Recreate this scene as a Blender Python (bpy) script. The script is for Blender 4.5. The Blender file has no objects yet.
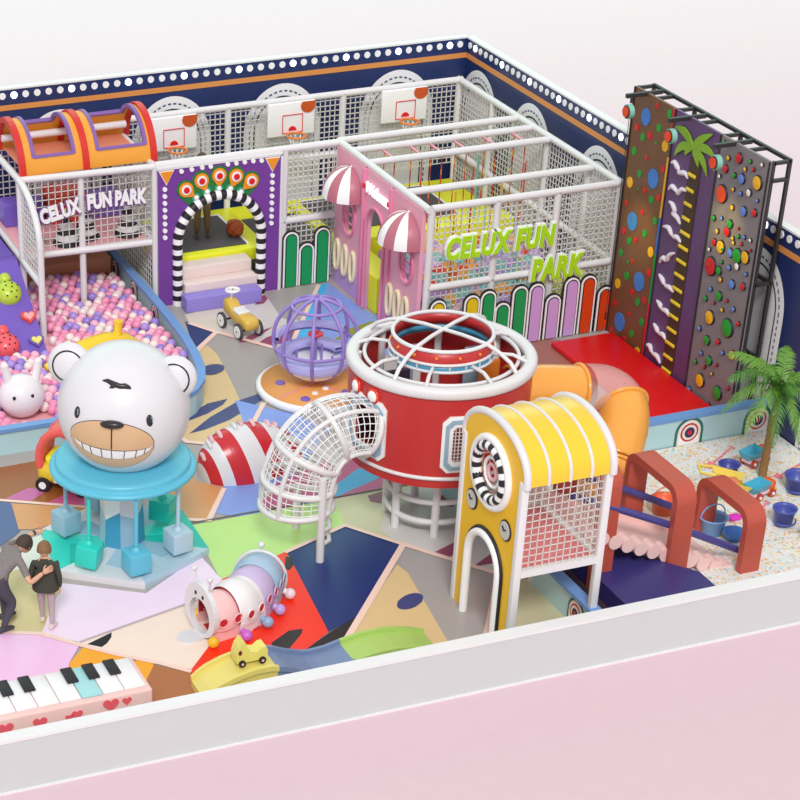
import bpy, bmesh, math, random
from mathutils import Vector, Matrix, noise
from mathutils.geometry import tessellate_polygon
PI = math.pi
rnd = random.Random(7)
sc = bpy.context.scene
COL = sc.collection

# ------------------------------------------------------------------ materials
MATS = {}
def lin(c):
    return tuple((v/255/12.92 if v/255 <= .04045 else ((v/255+.055)/1.055)**2.4) for v in c)
def mat(name, rgb, rough=.45, metal=0., emit=None, alpha=1., var=0., scale=4., trans=0., spec=.5, coat=0.):
    if name in MATS: return MATS[name]
    m = bpy.data.materials.new(name); m.use_nodes = True
    nt = m.node_tree; b = nt.nodes['Principled BSDF']
    c = lin(rgb)+(1,)
    b.inputs['Base Color'].default_value = c
    b.inputs['Roughness'].default_value = rough
    b.inputs['Metallic'].default_value = metal
    b.inputs['Specular IOR Level'].default_value = spec
    b.inputs['Coat Weight'].default_value = coat
    # soft wear in the surface: a faint noise in tone and gloss
    tc = nt.nodes.new('ShaderNodeTexCoord'); nz = nt.nodes.new('ShaderNodeTexNoise')
    nz.inputs['Scale'].default_value = scale; nz.inputs['Detail'].default_value = 3
    nt.links.new(tc.outputs['Object'], nz.inputs['Vector'])
    mx = nt.nodes.new('ShaderNodeMix'); mx.data_type = 'RGBA'
    mx.inputs[6].default_value = tuple(v*(1-max(var, .03)) for v in c[:3])+(1,)
    mx.inputs[7].default_value = tuple(min(1, v*(1+max(var, .03))) for v in c[:3])+(1,)
    nt.links.new(nz.outputs['Fac'], mx.inputs[0]); nt.links.new(mx.outputs[2], b.inputs['Base Color'])
    if emit:
        b.inputs['Emission Color'].default_value = c; b.inputs['Emission Strength'].default_value = emit
    if alpha < 1: b.inputs['Alpha'].default_value = alpha
    if trans: b.inputs['Transmission Weight'].default_value = trans
    MATS[name] = m
    return m
WHITE = mat('white_powder_coat', (230,228,229), .4)
NETW = mat('white_netting', (222,218,214), .6)
BLACK = mat('black_paint', (34,30,36), .5)
STEEL = mat('black_steel', (52,50,50), .45)
def colour(name, rgb, rough=.45, **k): return mat(name, rgb, rough, **k)

def speckle(name, base, cols, scale):
    """loose coloured grains: voronoi cells that pick one of a few colours"""
    m = bpy.data.materials.new(name); m.use_nodes = True; nt = m.node_tree
    b = nt.nodes['Principled BSDF']; b.inputs['Roughness'].default_value = .8
    tc = nt.nodes.new('ShaderNodeTexCoord'); vo = nt.nodes.new('ShaderNodeTexVoronoi'); vo.inputs['Scale'].default_value = scale
    nt.links.new(tc.outputs['Object'], vo.inputs['Vector'])
    sep = nt.nodes.new('ShaderNodeSeparateColor'); nt.links.new(vo.outputs['Color'], sep.inputs[0])
    nz = nt.nodes.new('ShaderNodeTexNoise'); nz.inputs['Scale'].default_value = scale*.22; nz.inputs['Detail'].default_value = 2
    nt.links.new(tc.outputs['Object'], nz.inputs['Vector'])
    ad = nt.nodes.new('ShaderNodeMath'); ad.operation = 'ADD'
    ml = nt.nodes.new('ShaderNodeMath'); ml.operation = 'MULTIPLY_ADD'; ml.inputs[1].default_value = 1.5; ml.inputs[2].default_value = -.75
    nt.links.new(nz.outputs['Fac'], ml.inputs[0]); nt.links.new(sep.outputs[0], ad.inputs[0]); nt.links.new(ml.outputs[0], ad.inputs[1])
    r = nt.nodes.new('ShaderNodeValToRGB'); r.color_ramp.interpolation = 'CONSTANT'
    e = r.color_ramp.elements; e[0].color = lin(base)+(1,); e[1].position = cols[0][0]; e[1].color = lin(cols[0][1])+(1,)
    for p, c in cols[1:]:
        q = e.new(p); q.color = lin(c)+(1,)
    nt.links.new(ad.outputs[0], r.inputs[0]); nt.links.new(r.outputs[0], b.inputs['Base Color'])
    bp = nt.nodes.new('ShaderNodeBump'); bp.inputs['Strength'].default_value = .3; bp.inputs['Distance'].default_value = .02
    nt.links.new(vo.outputs['Distance'], bp.inputs['Height']); nt.links.new(bp.outputs[0], b.inputs['Normal'])
    return m

# ------------------------------------------------------------------ mesh builder
class MB:
    def __init__(s, m=None): s.v = []; s.f = []; s.m = []; s.sm = []; s.mats = []; s.cur = 0; s.smooth = False; s.xf = None
    def mat(s, m):
        if m not in s.mats: s.mats.append(m)
        s.cur = s.mats.index(m); return s
    def add(s, vs, fs, smooth=None):
        n = len(s.v); sm = s.smooth if smooth is None else smooth
        if s.xf is not None: vs = [s.xf @ Vector(p) for p in vs]
        s.v += [Vector(p) for p in vs]
        for f in fs: s.f.append([i+n for i in f]); s.m.append(s.cur); s.sm.append(sm)
        return s
    def box(s, a, b, top=None):
        x0, y0, z0 = a; x1, y1, z1 = b
        s.add([(x0,y0,z0),(x1,y0,z0),(x1,y1,z0),(x0,y1,z0),(x0,y0,z1),(x1,y0,z1),(x1,y1,z1),(x0,y1,z1)],
              [(0,3,2,1),(4,5,6,7),(0,1,5,4),(1,2,6,5),(2,3,7,6),(3,0,4,7)], False)
        return s
    def rbox(s, a, b, r=.03, seg=3):
        """box with rounded edges"""
        bm = bmesh.new(); bmesh.ops.create_cube(bm, size=1)
        c = [(a[i]+b[i])/2 for i in range(3)]; d = [abs(b[i]-a[i]) for i in range(3)]
        for v in bm.verts: v.co = Vector([c[i]+v.co[i]*d[i] for i in range(3)])
        r = min(r, min(d)*.48)
        bmesh.ops.bevel(bm, geom=bm.edges[:], offset=r, segments=seg, profile=.5, affect='EDGES')
        s.bm(bm); return s
    def bm(s, bm, smooth=True):
        bm.verts.index_update()
        s.add([v.co.copy() for v in bm.verts], [[v.index for v in f.verts] for f in bm.faces], smooth); bm.free(); return s
    def bar(s, p, q, w=.02, h=None, up=(0,0,1)):
        p = Vector(p); q = Vector(q); d = (q-p)
        if d.length < 1e-6: return s
        d.normalize(); u = Vector(up)
        if abs(d.dot(u)) > .98: u = Vector((1,0,0)) if abs(d.x) < .9 else Vector((0,1,0))
        a = d.cross(u).normalized()*w/2; b = a.cross(d).normalized()*(h or w)/2
        vs = [p-a-b,p+a-b,p+a+b,p-a+b,q-a-b,q+a-b,q+a+b,q-a+b]
        s.add(vs, [(0,1,2,3),(7,6,5,4),(0,4,5,1),(1,5,6,2),(2,6,7,3),(3,7,4,0)], False); return s
    def tube(s, pts, r=.05, n=10, closed=False, caps=True, rr=None):
        pts = [Vector(p) for p in pts]; k = len(pts); rings = []
        t0 = None; ref = None
        for i, p in enumerate(pts):
            if closed: t = (pts[(i+1) % k]-pts[i-1])
            else: t = pts[min(i+1, k-1)]-pts[max(i-1, 0)]
            t.normalize()
            if ref is None:
                u = Vector((0,0,1)) if abs(t.z) < .9 else Vector((1,0,0))
                ref = (u-t*u.dot(t)).normalized()
            else:
                ref = (ref-t*ref.dot(t)); 
                ref = ref.normalized() if ref.length > 1e-6 else t.orthogonal().normalized()
            b = t.cross(ref); R = rr[i] if rr else r
            rings.append([p+(ref*math.cos(2*PI*j/n)+b*math.sin(2*PI*j/n))*R for j in range(n)])
        vs = [v for g in rings for v in g]; fs = []
        for i in range(k if closed else k-1):
            i2 = (i+1) % k; off = 0
            if closed and i == k-1:
                off = min(range(n), key=lambda o: (rings[0][o]-rings[-1][0]).length)
            for j in range(n):
                a = i*n+j; b_ = i*n+(j+1) % n; c = i2*n+(j+1+off) % n; d = i2*n+(j+off) % n
                fs.append((a,b_,c,d))
        s.add(vs, fs, True)
        if not closed and caps:
            s.add(rings[0], [tuple(range(n))[::-1]], False); s.add(rings[-1], [tuple(range(n))], False)
        return s
    def cyl(s, p, q, r, n=20, r2=None):
        return s.tube([p, q], n=n, rr=[r, r if r2 is None else r2])
    def lathe(s, prof, c=(0,0,0), n=32, a0=0, a1=2*PI, smooth=True):
        """profile of (radius, z) about a vertical axis"""
        full = abs(a1-a0-2*PI) < 1e-6; m = n if full else n+1; vs = []; fs = []
        for j in range(m):
            a = a0+(a1-a0)*j/n
            for r, z in prof: vs.append((c[0]+r*math.cos(a), c[1]+r*math.sin(a), c[2]+z))
        k = len(prof)
        for j in range(n):
            j2 = (j+1) % m
            for i in range(k-1): fs.append((j*k+i, j2*k+i, j2*k+i+1, j*k+i+1))
        s.add(vs, fs, smooth); return s
    def sphere(s, c, r, n=20, m=12):
        if not hasattr(r, '__len__'): r = (r, r, r)
        vs = [(c[0],c[1],c[2]-r[2])]
        for i in range(1, m):
            t = PI*i/m
            for j in range(n):
                a = 2*PI*j/n; vs.append((c[0]+r[0]*math.sin(t)*math.cos(a), c[1]+r[1]*math.sin(t)*math.sin(a), c[2]-r[2]*math.cos(t)))
        vs.append((c[0],c[1],c[2]+r[2])); L = len(vs)-1; fs = []
        for j in range(n): fs.append((0, 1+(j+1) % n, 1+j)); fs.append((L, L-n+j, L-n+(j+1) % n))
        for i in range(m-2):
            for j in range(n):
                a = 1+i*n+j; b = 1+i*n+(j+1) % n; fs.append((a, b, b+n, a+n))
        s.add(vs, fs, True); return s
    def prism(s, pts, axis, a, b, holes=None):
        """closed 2D outline pushed from a to b along an axis; holes allowed"""
        def P(u, v, w): return (w,u,v) if axis == 'x' else ((u,w,v) if axis == 'y' else (u,v,w))
        loops = [pts]+(holes or [])
        bm = bmesh.new(); es = []
        for lp in loops:
            vs = [bm.verts.new(P(u, v, a)) for u, v in lp]
            es += [bm.edges.new((vs[i], vs[(i+1) % len(vs)])) for i in range(len(vs))]
        bmesh.ops.triangle_fill(bm, edges=es, use_beauty=True)
        bm.verts.index_update(); V = [v.co.copy() for v in bm.verts]; F = [[v.index for v in f.verts] for f in bm.faces]; bm.free()
        d = Vector(P(0, 0, b-a)); n = len(V)
        fs = [f for f in F]+[[i+n for i in f[::-1]] for f in F]
        k = 0
        for lp in loops:
            L = len(lp)
            for i in range(L): i2 = (i+1) % L; fs.append((k+i, k+i2, k+i2+n, k+i+n))
            k += L
        bm = bmesh.new(); vv = [bm.verts.new(p) for p in V+[p+d for p in V]]
        for f in fs:
            try: bm.faces.new([vv[i] for i in f])
            except ValueError: pass
        bmesh.ops.recalc_face_normals(bm, faces=bm.faces)
        s.bm(bm, False); return s
    def text(s, txt, size, depth, M, shear=0., bold=0., space=1., align='LEFT'):
        cu = bpy.data.curves.new('t', 'FONT'); cu.body = txt; cu.size = size; cu.extrude = depth; cu.shear = shear
        cu.offset = bold; cu.space_character = space; cu.align_x = align; cu.resolution_u = 3
        ob = bpy.data.objects.new('t', cu); COL.objects.link(ob)
        dg = bpy.context.evaluated_depsgraph_get(); me = bpy.data.meshes.new_from_object(ob.evaluated_get(dg))
        s.add([M @ v.co for v in me.vertices], [list(p.vertices) for p in me.polygons], False)
        bpy.data.objects.remove(ob); bpy.data.meshes.remove(me); bpy.data.curves.remove(cu); return s
    def build(s, name, parent=None, **tags):
        off = Vector((0,0,0))
        p = parent
        inv = Matrix.Identity(4)
        if p is not None:
            root = p
            while root.parent: root = root.parent
            inv = root.matrix_basis.inverted()
        me = bpy.data.meshes.new(name)
        me.from_pydata([tuple(inv @ v) for v in s.v] if p is not None else [tuple(v) for v in s.v], [], s.f)
        for m in s.mats: me.materials.append(m)
        me.polygons.foreach_set('material_index', s.m); me.polygons.foreach_set('use_smooth', s.sm)
        me.update()
        o = bpy.data.objects.new(name, me); COL.objects.link(o)
        if p is not None: o.parent = p
        for k, v in tags.items(): o[k] = v
        return o
def arc(c, r, a0, a1, n, plane='xy', z=0):
    out = []
    for i in range(n+1):
        a = a0+(a1-a0)*i/n; u = c[0]+r*math.cos(a); v = c[1]+r*math.sin(a)
        out.append((u,v,z) if plane == 'xy' else ((u,z,v) if plane == 'xz' else (z,u,v)))
    return out
def arch2d(x0, x1, z0, ztop, n=12):
    """outline of an upright slat with a half-round top"""
    r = (x1-x0)/2; c = (x0+x1)/2; zc = ztop-r
    return [(x0,z0)]+[(c-r*math.cos(PI*i/n), zc+r*math.sin(PI*i/n)) for i in range(n+1)]+[(x1,z0)]
def circ2d(cx, cy, rx, ry=None, n=24): return [(cx+rx*math.cos(2*PI*i/n), cy+(ry or rx)*math.sin(2*PI*i/n)) for i in range(n)]
def thing(name, label, cat, loc=(0,0,0), group=None, rotz=0):
    o = bpy.data.objects.new(name, None); COL.objects.link(o); o.empty_display_size = .1
    o.matrix_basis = Matrix.Translation(Vector(loc)) @ Matrix.Rotation(rotz, 4, 'Z')
    o['label'] = label; o['category'] = cat
    if group: o['group'] = group
    return o
def tag(o, label, cat, group=None, kind=None):
    o['label'] = label; o['category'] = cat
    if group: o['group'] = group
    if kind: o['kind'] = kind
    return o
def struct(o): o['kind'] = 'structure'; return o
def recentre(o):
    """put a single-mesh thing's origin at its base"""
    vs = [v.co for v in o.data.vertices]
    c = Vector(((min(v.x for v in vs)+max(v.x for v in vs))/2, (min(v.y for v in vs)+max(v.y for v in vs))/2, min(v.z for v in vs)))
    for v in o.data.vertices: v.co -= c
    o.location = o.location+c; return o
def dup(root, loc, rotz=None, label=None, scale=None):
    r = root.copy(); COL.objects.link(r); r.location = loc
    if rotz is not None: r.rotation_euler = (0,0,rotz)
    if label: r['label'] = label
    if scale: r.scale = (scale,)*3
    for ch in list(root.children):
        c = ch.copy(); COL.objects.link(c); c.parent = r
        for g in ch.children:
            d = g.copy(); COL.objects.link(d); d.parent = c
    return r
def net(mb, o, u, v, nu, nv, step=.1, w=.014, inside=None):
    """square netting on the rectangle o, o+u*nu, o+v*nv"""
    o = Vector(o); u = Vector(u); v = Vector(v)
    a = 0
    while a <= nu+1e-6:
        mb.bar(o+u*a, o+u*a+v*nv, w, w, up=u.cross(v)); a += step
    a = 0
    while a <= nv+1e-6:
        mb.bar(o+v*a, o+v*a+u*nu, w, w, up=u.cross(v)); a += step
    return mb
FLOOR = [
 ('rose', [(15.66, 28.2), (16.7, 27.39), (16.54, 25.82), (14.62, 23.62), (13.24, 23.8), (13.27, 25.53)]),
 ('sand_beige', [(11.31, 30.48), (12.87, 30.86), (12.91, 30.79), (12.8, 29.81), (12.24, 28.73), (11.56, 29.62), (11.26, 30.11)]),
 ('light_grey', [(12.21, 30.7), (12.93, 30.84), (12.8, 29.81), (13, 29.63), (12.57, 28.82), (12.22, 28.69), (11.56, 29.62)]),
 ('mid_grey', [(12.91, 30.85), (13.9, 30.89), (12.9, 29.56), (12.78, 29.82), (12.89, 30.74)]),
 ('navy', [(11.22, 30.23), (11.51, 29.64), (10.94, 29.01)]),
 ('blue', [(14.11, 30.93), (14.19, 29.74), (14.36, 29.12), (13.96, 27.89), (12.71, 27.64), (11.97, 27.72), (12.57, 28.82), (13.84, 30.73)]),
 ('cyan', [(13.88, 30.89), (14.09, 30.88), (12.8, 28.84), (12.57, 28.82)]),
 ('mid_grey', [(11.55, 29.57), (12.21, 28.64), (12.04, 27.89), (11.71, 27.04), (10.82, 26.44), (11.05, 27.57), (11.23, 29.21)]),
 ('tan', [(10.72, 28.89), (11.23, 29.21), (11.25, 28.79), (11.05, 27.57), (10.84, 26.43), (10.34, 25.64), (9.63, 26.17), (10.48, 28.47)]),
 ('mid_grey', [(11.4, 27.25), (11.35, 26.98), (10.74, 26.02), (10.81, 26.45)]),
 ('navy_leaf', [(10.03, 26.92), (10.46, 27.18), (10.81, 27.23), (10.66, 27.05), (10.33, 26.85), (9.91, 26.69)]),
 ('navy_leaf', [(9.83, 26.31), (10.32, 26.72), (10.97, 27.12), (11.4, 27.25), (11.3, 27), (10.57, 26.53), (10.1, 26.35)]),
 ('maroon', [(11.96, 28.94), (12.24, 29.15), (12.88, 29.4), (12.53, 28.84), (12.13, 28.83)]),
 ('maroon', [(11.73, 29.13), (12.14, 29.4), (12.5, 29.51), (12.16, 29.24), (11.88, 29.08)]),
 ('maroon', [(12.73, 30.74), (12.89, 30.8), (12.87, 30.63), (12.73, 30.46), (12.57, 30.46)]),
 ('olive', [(13.14, 28.61), (13.67, 29), (14.17, 29.16), (13.98, 28.88), (13.6, 28.75)]),
 ('olive', [(13.08, 28.89), (13.22, 28.79), (13.57, 28.98), (13.04, 28.7)]),
 ('olive', [(13.33, 28.38), (13.54, 28.62), (13.78, 28.64), (13.44, 28.29)]),
 ('black', [(12.43, 28.4), (12.88, 28.41), (13.17, 28.28), (13.11, 28.05), (12.96, 28.21)]),
 ('blue', [(10.9, 27.15), (11.62, 26.29), (11.86, 25.69), (10.67, 24.42), (9.8, 23.48), (9.19, 23.96), (9.64, 24.45), (10.61, 25.8)]),
 ('ochre', [(8.91, 25.13), (9.45, 25.66), (9.4, 24.86), (9.7, 24.52), (9.16, 23.73), (8.8, 23.9), (8.52, 24.05)]),
 ('magenta', [(9.9, 23.66), (10.23, 24.28), (11.56, 24.88), (11.83, 24.87), (12.7, 24.08), (12.47, 23.62), (11.79, 23.65)]),
 ('cyan', [(10.43, 23.64), (11.1, 23.96), (11.69, 24.37), (12.51, 24.62), (12.43, 24.18), (11.88, 24.02), (11.04, 23.7)]),
 ('light_green', [(8.89, 23.66), (9.98, 23.66), (11.03, 23.67), (10.97, 22.97), (10.85, 22.89), (9.82, 22.5), (8.71, 22.09)]),
 ('pale_olive', [(11.03, 23.67), (12.51, 23.7), (12.92, 23.64), (12.33, 22.46), (11.35, 22.17), (10.86, 22.91)]),
 ('light_grey', [(11.57, 23.13), (12.76, 23.16), (13.36, 23.1), (14.55, 22.34), (12.43, 20.75), (11.35, 22.16), (11.27, 22.63)]),
 ('light_grey', [(12.09, 23.57), (14.93, 24.2), (13.73, 22.02), (11.99, 21.63), (11.35, 22.16)]),
 ('maroon', [(11.7, 21.81), (12.17, 22), (12.4, 22.06), (12.05, 21.75), (11.83, 21.61)]),
 ('maroon', [(11.99, 21.27), (12.59, 21.62), (12.78, 21.62), (12.29, 21.26)]),
 ('maroon', [(12.32, 23.17), (12.76, 23.32), (12.87, 23.06), (12.59, 22.82), (12.35, 22.97)]),
 ('maroon', [(11.52, 23.59), (11.87, 23.66), (11.84, 23.34), (11.58, 23.32), (11.48, 23.42)]),
 ('navy', [(9.82, 22.5), (10.86, 22.91), (11.38, 22.14), (10.06, 20.66), (9.53, 20.43), (9.78, 22.2)]),
 ('red', [(7.51, 20.63), (8.59, 22.1), (8.77, 22.15), (9.81, 22.52), (9.78, 22.2), (9.53, 20.43), (9.05, 20.12), (8.11, 19.61), (7.51, 19.83)]),
 ('black', [(8.74, 20.44), (9.07, 20.64), (9.25, 20.62), (9.2, 20.52), (8.9, 20.23), (8.74, 20.27)]),
 ('black', [(9.01, 20.1), (9.54, 20.42), (10.09, 20.69), (9.64, 20.18), (9.2, 19.86), (8.88, 19.98)]),
 ('black', [(9.76, 22.4), (9.83, 22.34), (9.78, 22.16), (9.67, 22.04), (9.62, 22.1)]),
 ('tan', [(11.08, 21.68), (11.12, 21.45), (10.84, 19.62), (10.57, 19.35), (9.46, 19.77), (9.6, 20.15)]),
 ('mid_grey', [(11.35, 22.1), (12.2, 21.01), (11.42, 19.79), (11.09, 19.41), (10.82, 19.51), (11.12, 21.45), (11.1, 21.71)]),
 ('peach', [(12.2, 21.01), (12.45, 20.92), (11.58, 19.48), (11.14, 19.39), (11.45, 19.85)]),
 ('pale_olive', [(12.43, 21.32), (13.19, 21.04), (12.56, 19.11), (11.49, 19.51)]),
 ('brown', [(6.76, 26.23), (7.39, 26.25), (8.2, 25.63), (8.19, 25.02), (7.62, 24.68), (6.5, 25.33)]),
 ('magenta_soft', [(6.67, 25.29), (7.08, 25.49), (7.33, 25.34), (7, 25.1)]),
 ('magenta', [(7.2, 24.97), (7.59, 25.16), (7.9, 25.01), (7.81, 24.8), (7.62, 24.71)]),
 ('navy_soft', [(6.52, 25.28), (6.71, 25.14), (6.61, 24.33), (6.5, 24.22), (6.05, 23.87)]),
 ('ochre', [(6.72, 25.13), (7.68, 24.64), (8.02, 24.53), (7.09, 24.34), (6.78, 24.3), (6.6, 24.37)]),
 ('pale_grey', [(6.19, 23.9), (6.61, 24.06), (7.01, 24.15), (8.42, 23.69), (7.22, 22.69), (6.54, 23.28), (6.11, 23.33), (5.87, 23.25)]),
 ('khaki', [(5.83, 23.21), (6.11, 23.33), (6.54, 23.28), (6.72, 22.74), (6.09, 21.66), (5.78, 21.84), (5.5, 22.04)]),
 ('pale_pink', [(6.73, 22.77), (7.67, 22.14), (8.69, 22.82), (8.73, 22.13), (8.71, 21.86), (6.58, 21.32), (6.47, 21.32), (6.09, 21.66)]),
 ('pink', [(5.47, 21.94), (6.08, 21.66), (6.47, 21.24), (6.21, 20.87), (5.93, 20.12), (4.93, 20.04)]),
 ('cream', [(6.47, 21.24), (6.47, 21.32), (6.58, 21.32), (8.71, 21.86), (8.24, 20.92), (7.59, 20.22), (7.02, 20.67), (6.82, 20.87)]),
 ('black', [(6.56, 21.22), (6.94, 21.38), (6.9, 21.27), (6.8, 21.15), (6.71, 21.09)]),
 ('orange', [(6.22, 20.88), (6.51, 21.19), (6.82, 20.87), (7.04, 20.57), (6.63, 19.86), (5.93, 20.12)]),
 ('orange', [(7.02, 20.68), (7.2, 20.52), (7.09, 20.26), (6.77, 19.81)]),
 ('brown_light', [(7.19, 20.48), (7.64, 20.05), (7.62, 19.49), (6.74, 19.36), (6.77, 19.81), (7.01, 20.22)]),
 ('magenta', [(7.58, 19.98), (7.94, 19.97), (8.16, 19.7), (7.63, 19.61)]),
 ('navy_leaf', [(11.17, 28.29), (11.14, 28.23), (11.09, 28.18), (11.02, 28.14), (10.95, 28.11), (10.88, 28.11), (10.82, 28.13), (10.78, 28.17), (10.76, 28.23), (10.76, 28.29), (10.79, 28.35), (10.84, 28.4), (10.91, 28.45), (10.98, 28.47), (11.05, 28.47), (11.11, 28.45), (11.16, 28.41), (11.18, 28.36)]),
 ('navy_leaf', [(11.04, 20.8), (11.01, 20.75), (10.97, 20.69), (10.9, 20.64), (10.83, 20.6), (10.75, 20.58), (10.69, 20.58), (10.64, 20.6), (10.61, 20.64), (10.61, 20.69), (10.64, 20.75), (10.68, 20.81), (10.75, 20.86), (10.82, 20.9), (10.9, 20.92), (10.96, 20.92), (11.01, 20.9), (11.04, 20.86)]),
 ('peach', [(11.21, 30.11), (11.52, 29.58), (11.59, 29.63), (11.29, 30.15)]),
 ('peach', [(11.5, 29.62), (12.2, 28.64), (12.27, 28.7), (11.57, 29.67)]),
 ('peach', [(11.53, 29.67), (10.89, 29.03), (10.96, 28.96), (11.59, 29.61)]),
 ('peach', [(13.89, 30.89), (12.53, 28.83), (12.59, 28.79), (13.95, 30.85)]),
 ('peach', [(12.54, 28.85), (11.9, 27.73), (11.96, 27.7), (12.6, 28.82)]),
 ('peach', [(11.24, 26.91), (10.69, 26.12), (10.75, 26.07), (11.31, 26.87)]),
 ('peach', [(10.71, 26.15), (10.33, 25.63), (10.4, 25.59), (10.78, 26.1)]),
 ('peach', [(10.42, 25.65), (9.71, 26.1), (9.67, 26.03), (10.37, 25.58)]),
 ('peach', [(9.75, 26.04), (9.64, 26.56), (9.56, 26.54), (9.67, 26.02)]),
 ('peach', [(9.66, 24.52), (9.1, 23.7), (9.17, 23.65), (9.72, 24.48)]),
 ('peach', [(9.18, 23.72), (8.78, 23.91), (8.75, 23.84), (9.15, 23.65)]),
 ('seam', [(8.121, 23.661), (8.881, 23.687), (8.88, 23.722), (8.119, 23.696)]),
 ('seam', [(8.863, 23.687), (11.834, 23.685), (11.834, 23.72), (8.863, 23.722)]),
 ('seam', [(11.816, 23.686), (13.178, 23.642), (13.179, 23.677), (11.817, 23.721)]),
 ('peach', [(8.699, 24.85), (8.774, 23.89), (8.823, 23.893), (8.749, 24.854)]),
 ('peach', [(9.8, 22.46), (10.89, 22.88), (10.87, 22.95), (9.78, 22.53)]),
 ('peach', [(10.82, 22.9), (11.36, 22.11), (11.42, 22.15), (10.88, 22.94)]),
 ('peach', [(11.33, 22.14), (12.18, 20.97), (12.25, 21.02), (11.4, 22.19)]),
 ('peach', [(11.37, 22.19), (9.58, 20.15), (9.65, 20.09), (11.44, 22.13)]),
 ('peach', [(6.47, 25.3), (7.67, 24.61), (7.7, 24.67), (6.5, 25.36)]),
 ('peach', [(5.44, 21.92), (6.08, 21.62), (6.11, 21.69), (5.47, 21.98)]),
 ('peach', [(6.04, 21.65), (6.46, 21.2), (6.51, 21.25), (6.09, 21.7)]),
 ('peach', [(6.43, 21.22), (6.81, 20.83), (6.86, 20.88), (6.48, 21.27)]),
 ('peach', [(6.79, 20.85), (7.26, 20.44), (7.31, 20.5), (6.83, 20.91)]),
 ('peach', [(7.23, 20.47), (7.54, 20.14), (7.59, 20.19), (7.28, 20.52)]),
 ('seam_soft', [(6.485, 21.272), (8.73, 21.842), (8.72, 21.881), (6.475, 21.311)]),
]
HOLDS_A = [(27.07, 3.69, 0.132, 'b'), (26.81, 3.94, 0.04, 'r'), (26.44, 3.93, 0.062, 'g'), (26.68, 3.64, 0.063, 'g'), (27.29, 3.46, 0.058, 'r'), (26.9, 3.45, 0.058, 'r'), (27.09, 3.37, 0.061, 'g'), (26.45, 3.43, 0.085, 'y'), (26.71, 3.4, 0.023, 'g'), (27.28, 3.09, 0.067, 'g'), (26.91, 3.1, 0.038, 'r'), (26.43, 3.08, 0.057, 'r'), (27.05, 2.8, 0.061, 'g'), (26.66, 2.85, 0.153, 'b'), (27.29, 2.58, 0.085, 'y'), (26.85, 2.6, 0.047, 'r'), (27.04, 2.56, 0.021, 'g'), (26.64, 2.52, 0.061, 'g'), (26.45, 2.62, 0.058, 'r'), (27.32, 2.23, 0.05, 'r'), (26.84, 2.25, 0.044, 'r'), (27.09, 2.01, 0.148, 'b'), (26.46, 2.24, 0.058, 'g'), (27.3, 1.78, 0.053, 'r'), (26.7, 1.95, 0.06, 'g'), (27.11, 1.68, 0.06, 'g'), (26.93, 1.76, 0.045, 'r'), (27.31, 1.41, 0.061, 'g'), (26.47, 1.73, 0.082, 'y'), (26.94, 1.4, 0.038, 'r'), (27.08, 1.34, 0.027, 'g'), (26.44, 1.4, 0.067, 'r'), (27.06, 1.11, 0.069, 'g'), (26.69, 1.15, 0.155, 'b'), (27.29, 0.89, 0.081, 'y'), (26.86, 0.91, 0.049, 'r'), (26.47, 0.93, 0.056, 'r'), (26.66, 0.82, 0.064, 'g'), (27.3, 0.55, 0.05, 'r'), (26.86, 0.54, 0.042, 'r'), (27.1, 0.3, 0.158, 'b'), (26.47, 0.55, 0.064, 'g'), (27.32, 0.08, 0.051, 'r'), (26.72, 0.25, 0.061, 'g'), (26.93, 0.08, 0.046, 'r'), (27.13, -0.01, 0.054, 'g'), (26.49, 0.03, 0.08, 'y')]
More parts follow.
